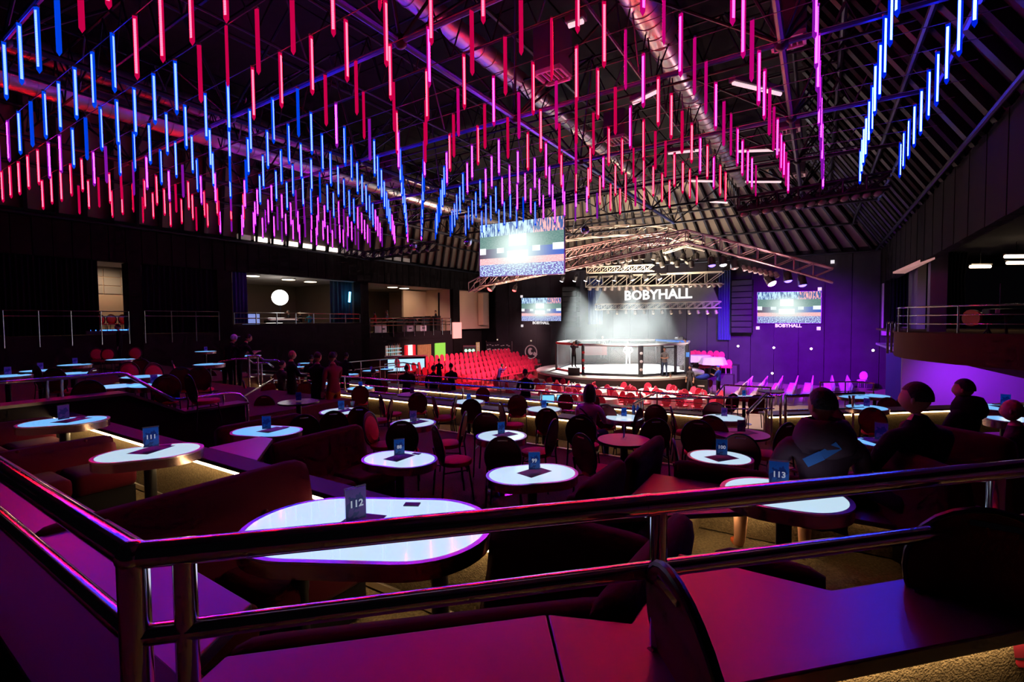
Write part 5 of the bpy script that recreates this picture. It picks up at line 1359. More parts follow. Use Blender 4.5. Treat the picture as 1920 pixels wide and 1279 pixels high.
# lamps
m_can = mat('par_can', (0.05, 0.045, 0.045), 0.4, 0.3); m_canw = mat('par_can_pale', (0.5, 0.42, 0.36), 0.4, 0.5)
LENS = {'off': mat('lens_off', (.3, .28, .25), .1), 'white': glow('lens_white', (.92, .88, 1), 9), 'warm': glow('lens_warm', (1, .7, .4), 4), 'orange': glow('lens_orange', (1, .45, .06), 20), 'red': glow('lens_red', (1, .05, .05), 10), 'violet': glow('lens_violet', (.7, .3, 1), 16), 'blue': glow('lens_blue', (.15, .1, 1), 6)}
CANM = {}
def can_meshes(body, lens, sc):
    k = (body.name, lens)
    if k not in CANM:
        CANM[k] = [('can', B().lathe([(.07, .36), (.13, .3), (.15, .02), (.16, 0), (.14, 0), (.13, .04)], 14).mesh('can', body, smooth=True)), ('lens', B().ball((0, 0, .01), .13, 12, 8, (1, 1, .55)).mesh('lens', LENS[lens], smooth=True)), ('yoke', B().path([(-.18, 0, .15), (-.18, 0, .42), (.18, 0, .42), (.18, 0, .15)], .014, 6).cyl((0, 0, .42), (0, 0, .55), .02, n=6).mesh('yoke', m_black))]
    return CANM[k]
def lamp(px, py, v, body, lens, label, tilt=20, turn=0, sc=1.0, group=None):
    p = on_v(px, py, v); o = thing('stage_lamp', label, 'stage lamp', p, 0, group); o.scale = (sc, sc, sc)
    o.rotation_euler = (R(-tilt), 0, turn if turn else math.atan2(CG.y - p.y, CG.x - p.x) - R(90))
    for nm, me in can_meshes(body, lens, sc): link(nm, me, o)
    return o
BK = lambda px, py, v: math.atan2(-on_v(px, py, v).y, -on_v(px, py, v).x) - R(90)
lamp(1170, 497, 30, m_can, 'orange', 'blazing orange spotlight hung in the rig', -0, 0, 1.0)
o = bpy.data.objects[[x.name for x in bpy.data.objects if x.get('label') == 'blazing orange spotlight hung in the rig'][0]]
o.rotation_euler = (R(80), 0, BK(1170, 497, 30) + R(180)); o.scale = (1.5, 1.5, 1.5)
lamp(1448, 532, 26.4, m_can, 'violet', 'violet spotlight shining below the right roof truss', 35, 0, 1.5)
lamp(918, 543, 26.2, m_can, 'red', 'red spotlight at the left end of the roof truss', 40, 0, 1.4)
lamp(964, 545, 26.2, m_can, 'red', 'second red spotlight under the roof truss', 20, 0, 1.0)
for i, px in enumerate((1053, 1077, 1098, 1122, 1152, 1186, 1212, 1237)): lamp(px, 527 - (px - 1053) * .02, 33.5, m_can, 'white', 'white glowing stage lamp in the row above the sign', 25, 0, 1.15, 'white lamps above the cage')
for i in range(9): lamp(1105 + i * 14, 543, 35.3, m_canw, 'off', 'pale stage lamp under the level truss', 30 + 5 * (i % 3), 0, 1.1, 'pale lamps of the level truss')
for i in range(9): lamp(1260 + i * 11.5, 537, 35.3, m_canw, 'off' if i % 3 else 'warm', 'pale stage lamp under the level truss', 30 + 5 * (i % 3), 0, .95, 'pale lamps of the level truss')
for i in range(13): lamp(1140 + i * 17, 588, 37, m_canw, 'warm' if i % 2 else 'off', 'warm stage lamp under the lower truss', 15, 0, .8, 'warm lamps of the lower truss')
for i in range(12): lamp(930 + i * 9, 531 - i * 1.8, 26, m_canw, 'off' if i % 4 else 'warm', 'pale stage lamp under the long roof truss', 25 + 8 * (i % 3), 0, .8, 'pale lamps of the long roof truss')
for i in range(12): lamp(1062 + i * 13, 506 - i * 1.9, 28.5, m_can if i % 3 else m_canw, 'off', 'black stage lamp crowded under the rig', 30 - 12 * (i % 4), 0, 1.1, 'black lamps crowded in the rig')
for i in range(10): lamp(1225 + i * 9, 486 + 7 * (i % 3), 31.5, m_can, 'off', 'black stage lamp crowded under the rig', 20 * (i % 4) - 20, R(40 * i), 1.1, 'black lamps crowded in the rig')
for i in range(7): lamp(1398 + i * 10, 506 + i * 2.2, 26.3, m_canw, 'off', 'pale stage lamp under the right roof truss', 35, 0, .8, 'pale lamps of the right roof truss')
for px, py, ln in ((1335, 498, 'blue'), (1356, 497, 'white'), (1377, 503, 'off'), (1505, 535, 'blue'), (1478, 527, 'blue')): lamp(px, py, 26.3, m_can, ln, 'black moving lamp under the right roof truss', 10, 0, 1.3, 'moving lamps of the right roof truss')
for i in range(10): lamp(648 + i * 17, 482 - (0 if i < 3 else (i - 3) * 2.0), 20.2, m_can, 'off', 'dark lamp on the left front truss', 30, 0, .9, 'dark lamps of the left front truss')
for i in range(13): lamp(1395 + i * 21, 402 - i * 3.3, 19.1, m_can, 'off', 'dark lamp on the right front truss', 35, 0, 1.1, 'dark lamps of the right front truss')
# mirror balls
m_mir = mat('mirror_ball', (0.7, 0.6, 0.9), 0.12, 1.0)
for px, py, v, r_, lab in ((877, 454, 20, .22, 'small mirror ball left of the hanging screen'), (1097, 431, 21, .2, 'small mirror ball right of the hanging screen'), (775, 461, 20, .25, 'pale lantern ball under the left slope')):
    p = on_v(px, py, v); o = thing('mirror_ball', lab, 'mirror ball', p, 0); B().ball((0, 0, 0), r_, 14, 9).obj('ball', m_mir, o); B().cyl((0, 0, r_), (0, 0, 1.6), .01, n=5).obj('chain', m_black, o)
# the lamps' light on the cage and the floor, plus added fill on the trusses
def spot(name, loc, target, power, col, size, blend=.5, r=.15):
    l = bpy.data.lights.new(name, 'SPOT'); l.energy = power; l.color = col; l.spot_size = R(size); l.spot_blend = blend; l.shadow_soft_size = r
    o = bpy.data.objects.new(name, l); COL.objects.link(o); o.location = loc
    d = V(target) - V(loc); o.rotation_euler = d.to_track_quat('-Z', 'Y').to_euler()
    return o
for i, px in enumerate((1077, 1122, 1186, 1237)):
    p = on_v(px, 535, 33.4); spot('cage_spot', p, CG + V((-2 + 1.3 * i, 0, PZ)), 12500, (.95, .98, 1), 62, .6)
for px, py in ((1100, 520), (1230, 505)):
    p = on_v(px, py, 27.5); spot('floor_spot', p, CG + V((-2 if px < 1150 else 2, -9, 0)), 7500, (1, .82, .68), 85, .8)
p = on_v(1000, 545, 26.2); spot('stand_spot', p, hall(-21.5, 30, 1), 6500, (1, .45, .55), 75, .7)
p = on_v(918, 548, 26.0); spot('red_spot', p, hall(-22, 26, .5), 2500, (1, .08, .12), 70, .7)
p = on_v(1448, 540, 26.0); spot('violet_spot', p, on_v(1465, 690, VB), 46000, (.30, .0, 1), 66, 1.0)
p = on_v(1505, 540, 26.0); spot('blue_spot', p, on_v(1600, 720, 36), 3000, (.25, .06, 1), 80, 1.0)
p = on_v(1380, 508, 26.0); spot('stage_right_spot', p, low(1330, 690, 3.5), 4000, (1, .75, .8), 45, .8)
p = on_v(1200, 470, 31); spot('added_rig_fill', p + V((0, -1.0, -2.8)), p + V((0, 0, 0)), 5200, (1, .8, .55), 160, 1.0)  # added spots without a fixture, brightening the trusses from below
p = on_v(1050, 500, 26.6); spot('added_rig_fill', p + V((0, .5, -2.2)), p + V((0, 0, 1)), 2600, (1, .55, .42), 160, 1.0)
p = on_v(1400, 500, 26.6); spot('added_rig_fill', p + V((0, .5, -2.0)), p + V((0, 0, 1)), 900, (1, .6, .6), 160, 1.0)
p = on_v(1185, 500, 27.0); spot('cage_front_spot', p, CG + V((0, -2, PZ + .6)), 9000, (1, .95, .9), 46, .8)
p = on_v(970, 545, 26.4); spot('added_rig_fill', p + V((0, .3, -1.8)), p + V((0, 0, 1)), 1100, (1, .7, .5), 160, 1.0)
# ================================================================= left balconies
def balcony_rail(label, pa, pb, u, ztop, zfoot, n, bars, posts_low=None, r=.03):
    a, c2 = on_u(pa, 600, u), on_u(pb, 600, u); va, vb_ = unhall(a)[1], unhall(c2)[1]; L = vb_ - va
    o = thing('balcony_railing', label, 'railing', hall(u, va, zfoot), -TH)
    for z in [ztop] + list(bars): B().cyl((0, 0, z - zfoot), (0, L, z - zfoot), r, n=8).obj('bar', m_chrome, o, smooth=True)
    for i in range(n):
        y = L * (i + .02) / (n - 1 + .04); B().cyl((0, y, (posts_low - zfoot) if posts_low else 0), (0, y, ztop - zfoot), r * 1.2, n=8).obj('post', m_chrome, o, smooth=True)
    return o
balcony_rail('post and bar railing of the dark left balcony', 4, 242, UL + .12, EYE + .62, EYE - .42, 5, (EYE + .4,), EYE - .85, .025)
balcony_rail('post and bar railing before the closed curtain', 270, 411, UL + .12, EYE + .66, EYE - .42, 4, (EYE + .42,), EYE - .85, .025)
balcony_rail('three bar railing of the room with the ring light', 438, 676, UL - .1, EYE + .62, zs, 8, (EYE + .32, EYE + .02), None, .03)
balcony_rail('post and bar railing of the camera crew balcony', 693, 845, UL + .1, EYE + .32, EYE - .72, 9, (EYE + .05, EYE - .2), EYE - 1.05, .03)
balcony_rail('two bar inner railing behind the camera crew', 705, 838, UL - 1.2, EYE + .35, EYE - .75, 4, (EYE + .15,), None, .03)
def cu(label, pa, pb, z0, z1, m_, w=8, name='balcony_curtain', u=UL - .25, g=0.0): return curtain(name, label, on_u(pa, 600, u), on_u(pb, 600, u), z0, z1, m_, w, .09, g)
cu('black curtain left of the lit gap in the far left balcony', 2, 187, EYE - .4, zl, m_curtk, 18)
cu('black curtain right of the lit gap in the far left balcony', 241, 268, EYE - .4, zl, m_curtk, 4)
cu('closed black curtain of the second left balcony', 269, 409, EYE - .4, zl, mat('dark_grey_curtain', (.01, .008, .013), .9, spec=.05), 14)
cu('dark blue curtain left in the room with the ring light', 438, 465, EYE, zl, m_curt, 4)
cu('teal curtain right in the room with the ring light', 620, 677, EYE, zl, mat('teal_curtain', (.01, .07, .09), .85), 8, u=UL - 1.2)
cu('black curtain tied beside the cream wall', 822, 846, EYE - .7, zl - .3, m_curtk, 4, u=UL - 1.5)
# lit gap room: tiled upper wall and red seats
a = on_u(214, 540, UL - 2.2); uu, vv = unhall(a)
b = B(); b.box((0, 0, 0), (.15, 2.6, 3.4)); o = struct(b.obj('wall_tiled', m_cream, None, loc=hall(UL - 3.0, vv - .2, EYE + 1.3), rz=-TH))
m_tile = mat('grey_wall_tile', (.5, .42, .36), .5)
for i in range(3):
    for j in range(4): B().box((.1, -1.05 + .7 * j, .45 + .42 * i), (.05, .66, .38)).obj('tile', m_tile, o)
for k in range(3):
    p = on_u(190 + 22 * k, 600, UL - 1.3); p = V((p.x, p.y, EYE - .4)); chair_at(p, EYE - .41, -TH - R(90), 'red chair in the lit gap of the far left balcony', 'red chairs in the lit gap')
p = on_u(192, 622, UL - .4)
o = thing('console_lights', 'row of blue lit console lamps on the dark left balcony', 'console', V((p.x, p.y, EYE - .42)), -TH)
B().box((0, .3, .1), (.5, 1.9, .16)).obj('box', m_black, o, bevel=.02)
for k in range(9): B().box((.05, -.5 + .19 * k, .2), (.1, .13, .05)).obj('indicator', glow('console_blue', (.05, .25, 1), 3), o)
# ceiling lamps
m_ceil = glow('round_ceiling_lamp', (1, .80, .55), 6)
for px, py, u_ in ((473, 521, UL - 1.0), (541, 524, UL - 1.6), (582, 529, UL - 2.0), (736, 541, UL - 1.6), (758, 544, UL - 1.8)):
    p = on_u(px, py, u_); p = V((p.x, p.y, zl - .02))
    o = thing('ceiling_lamp', 'round warm ceiling lamp in the left gallery', 'ceiling light', p, -TH, 'round lamps of the left gallery')
    B().cyl((0, 0, -.06), (0, 0, .04), .42, n=24).obj('rim', m_steel, o, smooth=True); B().cyl((0, 0, -.075), (0, 0, -.062), .38, n=24).obj('diffuser', m_ceil, o)
# ball light on stand, blue tube lamp
p = on_u(525, 558, UL - 1.6)
o = thing('ball_light', 'big white glowing ball light on a stand', 'lamp', V((p.x, p.y, EYE - .42)), 0)
B().ball((0, 0, p.z - EYE + .42), .48, 24, 14).obj('globe', glow('ball_white', (1, .97, .92), 5), o, smooth=True)
B().cyl((0, 0, 0), (0, 0, p.z - EYE), .03, n=8).obj('pole', m_black, o)
for k in range(3): B().cyl((0, 0, .5), (.4 * math.cos(2.1 * k), .4 * math.sin(2.1 * k), .02), .02, n=6).obj('leg', m_black, o)
p = on_u(655, 570, UL - .75); q = on_u(655, 556, UL - .75)
o = thing('tube_lamp', 'bright blue tube lamp before the teal curtain', 'lamp', V((p.x, p.y, EYE - .1)), 0)
B().cyl((0, 0, q.z - EYE - .3), (.06, 0, q.z - EYE + .42), .07, n=10).obj('tube', glow('tube_cyan', (.12, .55, 1), 7), o, smooth=True); B().cyl((0, 0, 0), (0, 0, q.z - EYE - .3), .02, n=6).obj('stand', m_black, o)
# room furniture: desk, monitor
p = on_u(470, 602, UL - 1.0)
o = thing('display_monitor', 'lit monitor wall at the left of the room with the ball light', 'monitor', V((p.x, p.y, EYE - .42)), -TH + R(90))
B().box((0, 0, .7), (1.1, .08, .7)).obj('case', m_black, o); B().box((0, -.05, .7), (1.0, .02, .6)).obj('picture', mat('monitor_picture', (.2, .3, .8), .4, emit=(.3, .4, .9), es=.7), o); B().box((0, .1, .2), (.2, .1, .4)).obj('stand', m_black, o)
p = on_u(530, 605, UL - 1.1)
o = thing('mixing_desk', 'dark mixing desk under the ball light', 'desk', V((p.x, p.y, EYE - .42)), -TH + R(90))
B().box((0, 0, .38), (2.0, .7, .5)).obj('top', m_black, o, bevel=.03); B().box((0, -.05, .68), (1.7, .4, .08), mt=M.Rotation(R(15), 3, 'X')).obj('panel', m_pale, o)
# camera crew balcony: tables, gear
for i, px in enumerate((745, 768, 791, 812)):
    p = on_u(px, 610, UL - 1.6)
    o = thing('equipment_case', ['flat', 'wide', 'stacked', 'slim'][i] + ' dark equipment case on the camera crew balcony', 'case', V((p.x, p.y, EYE - .75)), -TH)
    B().box((0, 0, .55), (.9, 1.0, 1.1 + .1 * i)).obj('body', m_black, o, bevel=.02); B().box((0, 0, 1.12 + .05 * i), (.95, 1.05, .04)).obj('lid', m_blackwood, o)
for i, (px, py, mm) in enumerate(((714, 619, m_pale), (765, 620, m_pw), (790, 622, m_pw))):
    p = on_u(px, py, UL - .35); o = thing('storage_box', ['white folding stool', 'white printed box', 'small white box'][i] + ' behind the crew balcony railing', 'box', V((p.x, p.y, EYE - .75)), -TH)
    B().box((0, 0, .3), (.5, .7, .5 if i else .6)).obj('body', mm, o, bevel=.02); B().box((.26, 0, .3), (.02, .3, .1)).obj('label_plate', m_black, o)
# under the crew balcony: bar shelf, red doorway, bamboo wall, green screen, counter
def recess(name, label, x0, x1, y0, y1, m_, cat, kind=None):
    P_ = [on_u(x0, y1, UL - .05), on_u(x1, y1, UL - .05), on_u(x1, y0, UL - .05), on_u(x0, y0, UL - .05)]
    va, vb_ = unhall(P_[0])[1], unhall(P_[1])[1]; zb_, zt_ = (P_[0].z + P_[1].z) / 2, (P_[2].z + P_[3].z) / 2
    o = thing(name, label, cat, hall(UL - .05, (va + vb_) / 2, zb_), -TH)
    return o, vb_ - va, zt_ - zb_
b = B(); b.box((UL - .25, (V3a + V3b) / 2, (EYE - 1.3) / 2), (.3, V3b - V3a, EYE - 1.3)); struct(hobj('wall_lower', b, m_wall))
o, W_, H_ = recess('bottle_shelf', 'lit bar shelf with bottles under the crew balcony', 724, 748, 648, 668, None, 'shelf')
B().box((0, 0, H_ / 2), (.1, W_, H_)).obj('back_panel', mat('bar_back', (.5, .35, .3), .5, emit=(.8, .5, .45), es=.35), o)
for k in range(3): B().box((.15, 0, H_ * k / 3 + .05), (.3, W_, .05)).obj('shelf_board', mat('shelf_glow', (.5, .8, .85), .3, emit=(.4, .8, .9), es=.6), o)
for k in range(3):
    for j_ in range(7):
        tag(B().lathe([(.05, 0), (.05, .2), (.02, .27), (.02, .34)], 8).obj('bottle', mat('bottle_%d' % (j_ % 3), [(.4, .2, .08), (.1, .3, .2), (.6, .5, .4)][j_ % 3], .15), None, loc=V(o.location) + hall(.18, -W_ / 2 + W_ * (j_ + .5) / 7, H_ * k / 3 + .076)), 'bottle on the lit bar shelf', 'bottle', 'bottles on the bar shelf')
o, W_, H_ = recess('lit_doorway', 'white lit doorway with red frame behind the bar', 761, 775, 647, 675, None, 'doorway')
B().box((.0, 0, H_ / 2), (.08, W_, H_)).obj('door_panel', glow('doorway_white', (1, .86, .82), 2.2), o)
for sy in (-1, 1): B().box((.06, sy * W_ / 2, H_ / 2), (.15, .25, H_)).obj('frame', mat('door_red', (.7, .03, .04), .5, emit=(1, .02, .03), es=.5), o)
o, W_, H_ = recess('wood_panel', 'warm lit slatted wooden wall panel under the crew balcony', 783, 808, 646, 692, None, 'panel')
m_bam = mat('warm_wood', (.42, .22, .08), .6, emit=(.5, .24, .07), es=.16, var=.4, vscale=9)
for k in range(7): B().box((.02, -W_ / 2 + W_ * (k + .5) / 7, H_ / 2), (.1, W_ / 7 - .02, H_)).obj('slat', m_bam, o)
o, W_, H_ = recess('green_backdrop', 'bright green backdrop beside the wooden panel', 816, 835, 643, 680, None, 'backdrop')
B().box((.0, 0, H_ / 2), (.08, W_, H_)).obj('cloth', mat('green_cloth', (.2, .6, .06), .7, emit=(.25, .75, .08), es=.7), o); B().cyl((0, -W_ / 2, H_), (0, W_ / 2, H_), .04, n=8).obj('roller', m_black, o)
p = on_u(762, 690, UL + 3.4)
o = thing('bar_counter', 'bar counter with glowing blue white front', 'bar', V((p.x, p.y, p.z - .4)), R(14))
B().box((0, .3, .6), (2.6, .5, 1.1)).obj('body', m_black, o); B().box((0, .02, .6), (2.4, .03, .8)).obj('front_panel', glow('counter_blue', (.45, .72, 1), 1.2), o); B().box((0, .3, 1.18), (2.8, .7, .07)).obj('counter_top', m_soff, o)
p = on_u(880, 660, UL + .3)
o = thing('slot_machine', 'small dark machine with three lit reels left of the sponsor backdrop', 'machine', V((p.x, p.y, p.z - 1.4)), R(10))
B().box((0, 0, 1.0), (1.2, .6, 2.0)).obj('body', mat('machine_red', (.12, .02, .03), .4), o, bevel=.04); B().box((0, -.31, 1.6), (1.1, .03, .6)).obj('window', m_black, o)
for k in range(3): B().cyl((-.33 + .33 * k, -.33, 1.55), (-.33 + .33 * k, -.36, 1.55), .14, n=12).obj('reel_light', glow('reel_green', (.5, 1, .6), 1.6), o)
p = on_u(896, 655, UL + .2); o = thing('lit_sign', 'narrow lit notice left of the sponsor backdrop', 'sign', p, -TH + R(90))
B().box((0, 0, 0), (.5, .06, 1.3)).obj('board', mat('notice_warm', (.5, .35, .15), .5, emit=(.8, .5, .2), es=.3), o)
for k in range(6): B().box((0, -.04, -.5 + .2 * k), (.3, .02, .09)).obj('printed_line', m_pw, o)

# ================================================================= curved right balcony
ztop_, zb1 = EYE - .58, EYE - 1.75
cur = [(3.0, 28), (2.8, 26.6), (2.75, 25.6), (2.95, 24.7), (3.4, 24.0), (4.2, 23.4), (5.4, 22.9), (7.2, 22.6), (12.5, 22.4)]
o = thing('curved_balcony', 'rounded brown balcony front on the right', 'balcony', hall(2.9, 24.5, ztop_), -TH); o['kind'] = 'structure'; del o['category']
lc = [(u - 2.9, v - 24.5) for u, v in cur]
b = B(); pts = []
for (u, v), dz in zip(lc, (-1.0, -1.0, -1.02, -1.05, -1.08, -1.14, -1.2, -1.3, -1.6)): pts += [(u, v, 0), (u, v, dz)]
pts += [(u + .3, v + .3, 0) for u, v in lc] + [(u + .3, v + .3, -1.0) for u, v in lc]
n = len(lc); fs = [(2 * i, 2 * i + 2, 2 * i + 3, 2 * i + 1) for i in range(n - 1)] + [(2 * i, 2 * n + i, 2 * n + i + 1, 2 * i + 2) for i in range(n - 1)]
b.add(pts, fs).obj('front', mat('brown_balcony', (.10, .045, .03), .75, var=.1, vscale=2, spec=.1), o, smooth=True)
b = B(); poly = lc + [(9.6, 11.5), (0, 11.5)]; b.prism([(x + .05, y + .05) for x, y in poly], -.12, -.02).obj('slab', m_carpet, o)
b = B(); b.prism([(x + .05, y + .05) for x, y in poly], -1.0, -.9).obj('soffit', mat('pale_soffit_right', (.55, .5, .55), .7), o)
b = B(); b.add([(1.6, -1.0, -1.15), (9.5, -2.0, -1.3), (9.5, 6.0, -3.4), (1.6, 6.0, -1.15), (1.6, -1.0, -1.0), (9.5, -2.0, -1.0), (9.5, 6.0, -1.0), (1.6, 6.0, -1.0)], [(0, 1, 2, 3), (4, 5, 6, 7), (0, 1, 5, 4), (1, 2, 6, 5), (2, 3, 7, 6), (3, 0, 4, 7)]).obj('stair_underside', mat('brown_balcony', (.16, .085, .06), .75), o)
R3 = [hall(u + .12, v + .1, EYE + .42) for u, v in cur[1:]]
rr = rail_run('balcony_railing', R3, .035, 'curved three bar steel railing of the right balcony', zfoot=ztop_, posts=[R3[1], R3[2], R3[4], R3[6], R3[7]], mids=(.33, .66), mr=.025, pr=.035)
for k, px in enumerate((1665, 1672, 1680)):
    p = dep(px, 607, 21 + k * .6); tag(B().path([(0, 0, -1.3), (0, 0, 0), (.06, .05, .06)], .05, 8).obj('stair_bollard', m_chrome, None, loc=p), 'bent steel bollard at the balcony stair head', 'bollard', 'bollards of the right stair')
# pillars, curtains and lamps of the right gallery
for px, y_, w_, m_, lab in ((1757, 20.5, .55, mat('violet_pillar', (.22, .2, .3), .7), 'wall_pillar'), (1668, 29, .5, m_fas, 'wall_pillar')):
    p = dep(px, 560, y_); b = B(); b.box((0, 0, 0), (w_, w_, 4.2)); struct(b.obj('wall_pillar', m_, None, loc=V((p.x, p.y, EYE + 1.4)), rz=-TH))
def cw(label, pa, pb, y_, z0, z1, w_, g=0.0):
    a, c2 = dep(pa, 560, y_), dep(pb, 560, y_); return curtain('balcony_curtain', label, a, c2, z0, z1, m_curtk, w_, .09, g)
cw('black curtain beside the right stair head', 1670, 1702, 27, EYE - .5, EYE + 2.6, 5)
cw('black curtain in the middle of the right gallery', 1762, 1812, 21.5, EYE - .5, EYE + 2.9, 7, .12)
m_lt = glow('gallery_tube', (1, .72, .48), 8)
for i, (px, py, y_) in enumerate(((1838, 500, 22), (1905, 481, 20), (1908, 493, 21))):
    p = dep(px, py, y_); o = thing('gallery_lamp', ['single', 'upper', 'lower'][i] + ' warm capsule lamp under the right gallery ceiling', 'ceiling light', p, 0)
    B().cyl((-.45, 0, 0), (.45, 0, 0), .07, n=10).obj('diffuser', m_lt, o, smooth=True); B().box((0, 0, .1), (.95, .16, .06)).obj('base', m_steel, o)
    B().cyl((0, 0, .12), (0, 0, max(.2, EYE + 3.1 - p.z)), .015, n=6).obj('stem', m_black, o)
p = dep(1715, 497, 24); q = dep(1750, 484, 21)
o = thing('soffit_panel', 'pale sloping soffit panel lit pink above the balcony', 'panel', p, 0); o['kind'] = 'structure'; del o['category']
P4 = [dep(1674, 513, 23.2), dep(1697, 513, 23.2), dep(1753, 486, 17.6), dep(1752, 479, 17.6)]
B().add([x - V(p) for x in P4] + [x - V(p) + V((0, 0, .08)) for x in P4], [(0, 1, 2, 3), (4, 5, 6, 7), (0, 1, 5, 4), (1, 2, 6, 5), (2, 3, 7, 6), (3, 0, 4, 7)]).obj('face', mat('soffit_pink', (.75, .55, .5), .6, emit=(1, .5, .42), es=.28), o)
# follow spot on the balcony
p = dep(1838, 596, 17.5)
o = thing('follow_spot', 'big follow spotlight with orange lens on the right balcony', 'spotlight', p, 0)
B().cyl((-.35, 0, 0), (1.3, .3, .1), .17, .2, 16).obj('barrel', m_black, o, smooth=True); B().cyl((-.3, -.05, 0), (-.42, -.07, 0), .3, n=18).obj('front_drum', mat('drum_orange', (.5, .14, .06), .4), o, smooth=True)
B().cyl((.4, .1, -.15), (.4, .1, -.95), .04, n=8).obj('column', m_black, o)
for k in range(3): B().cyl((.4, .1, -.4), (.4 + .5 * math.cos(2.1 * k), .1 + .5 * math.sin(2.1 * k), -1.15), .025, n=6).obj('leg', m_black, o)
p = dep(1885, 590, 17); o = thing('second_spot', 'dark lamp rig with clamp on the right balcony', 'spotlight', p, 0)
B().box((0, 0, .1), (1.4, .3, .22)).obj('body', m_black, o, bevel=.04); B().cyl((0, 0, 0), (.1, 0, -.95), .04, n=8).obj('column', m_black, o); B().cyl((-.2, 0, .2), (-.2, 0, 1.1), .02, n=6).obj('mast', m_black, o); B().box((-.45, -.17, .12), (.14, .03, .14)).obj('plate', m_pw, o)
# under the balcony: purple lit wall with door
b = B(); b.box((8.0, 27.5, 1.6), (9.6, .2, 3.4)); struct(hobj('wall_underbalcony', b, mat('pale_grey_wall', (.5, .45, .55), .8)))
p = on_v(1702, 700, 36.0); 
p = dep(1700, 700, 24.5); b = B(); b.box((0, 0, 0), (2.0, .15, 3.2)); struct(b.obj('door_1', mat('blue_door', (.10, .09, .2), .6), None, loc=V((p.x + .2, p.y, 1.6)), rz=-TH))
spot('underbalcony_spot', hall(4.5, 25.0, 2.7), hall(6, 27.4, 1.2), 420, (.34, .02, 1), 140, 1.0)
spot('gallery_right_lamp', dep(1880, 495, 20.5), dep(1800, 590, 24), 30, (1, .75, .55), 150, 1.0)
for px, u_ in ((500, UL - 1.2), (580, UL - 1.2), (745, UL - 1.2), (800, UL - 1.0)):
    p = on_u(px, 535, u_); spot('gallery_lamp_light', V((p.x, p.y, zl - .2)), V((p.x - 1.5, p.y + .6, EYE)), 55 if px < 700 else 130, (1, .74, .5), 160, 1.0)
p = on_u(885, 560, UL + .4); spot('wall_wash', V((p.x, p.y - 1, EYE + 2.4)), on_u(890, 585, UL - .8), 60, (1, .62, .45), 120, 1.0)
p = on_u(214, 520, UL - 1.6); spot('gap_light', V((p.x, p.y, zl - .2)), V((p.x - 1, p.y + .6, EYE)), 90, (1, .76, .5), 150, 1.0)
# ================================================================= the people
def at_foot(px, py, h): return low(px, py, h)
# hooded man at the hooded man\'s table (bare calf, orange shoe)
p = dep(1542, 900, 3.25); p = V((p.x, p.y, F1 - .07))
o = person('man in a mauve hooded sweatshirt seated with his back to the lens', p, bear(p) + R(18), 'sit', C_HOOD, C_BLACK, 'short', ('desk', 'desk'), 1.02, look=R(25), shorts=True, shoes=C_SHOE, hood=True, bulk=1.12, legs={'L': (.42, .40, 0), 'R': (.02, .42, 0)})
m_strap = mat('bag_strap_blue', (.05, .22, .75), .6)
c = V((0, -.02, .95))
st = B(); st.beam((-.15, -.155, .92), (-.06, -.172, .98), .008, .06); st.beam((-.06, -.172, .98), (.03, -.178, 1.05), .008, .055)
st.obj('bag_strap', m_strap, o, smooth=True)
p = dep(1722, 900, 3.35); p = V((p.x, p.y, F1 + .02))
person('man in a black printed top seated in profile on the dark sofa', p, bear(p) + R(50), 'sit', C_BLACK, C_BLACK, 'short', ('desk', 'desk'), .97, look=R(25), bulk=1.15)
p = dep(1812, 800, 4.7); p = V((p.x, p.y, F1 + .02)); person('man in a dark jacket seated at the right edge table', p, bear(p) + R(70), 'sit', C_BLACK, C_BLACK, 'short', ('desk', 'desk'), .86, look=R(10), hood=True, bulk=1.15)
p = dep(1905, 830, 4.0); p = V((p.x, p.y, F1 + .02)); person('person cut by the right picture edge leaning on the sofa', p, bear(p) + R(80), 'sit', C_DARK, C_BLACK, 'none', ('desk', 'down'), .8)
# woman in pink
p = dep(1104, 800, 8.0); p = V((p.x, p.y, F4 + .01))
o = person('woman with dark bob in a pale pink printed sweatshirt seen from behind', p, bear(p) - R(25), 'sit', C_PINK, C_JEAN, 'long', ('desk', 'desk'), 1.0, look=R(20))
for a in ((-.06, .95, .02), (.03, .9, -.03), (.0, .82, .04)):
    B().path([(a[0] - .05, -.118, a[1] + .04), (a[0], -.122, a[1] + a[2]), (a[0] + .06, -.12, a[1] - .03), (a[0] + .1, -.112, a[1] - .07)], .011, 6).obj('shirt_print', C_BLACK, o)
CHW = chair_at(p + M.Rotation(bear(p) - R(25), 3, 'Z') @ V((0, .02, 0)), F4, bear(p) - R(25), 'chair on which the woman in pink sits')
# seated and standing guests of the terraces: (label, px, py_head_top, floor z, head height, turn, pose, top, extra)
def guest(label, px, ytop, zf, hh, turn, pose, top, **k):
    p = low(px, ytop, EYE - zf - hh); p = V((p.x, p.y, zf)); return person(label, p, bear(p) + R(turn), pose, top, k.pop('bottom', C_BLACK), k.pop('hair', 'short'), k.pop('arms', ('desk', 'desk')), k.pop('s', 1.0), **k)
SH, TH_ = 1.30, 1.74
guest('person in black seated behind the rail before the arena tables', 985, 697, F5, SH, 5, 'sit', C_BLACK)
guest('person in black seated behind the rail near the bar', 762, 684, F5, SH + .1, 0, 'sit', C_BLACK, bulk=1.1)
guest('person in dark clothes standing by the left red stand', 812, 688, F6, TH_, -20, 'stand', C_BLACK, arms=('down', 'down'), bulk=1.15)
guest('person in a dark printed jacket beside the left red stand', 846, 689, F6, TH_ - .1, 20, 'stand', C_BLACK, arms=('down', 'fwd'))
guest('person in dark clothes beside the green backdrop', 823, 674, .6, TH_, 10, 'stand', C_BLACK)
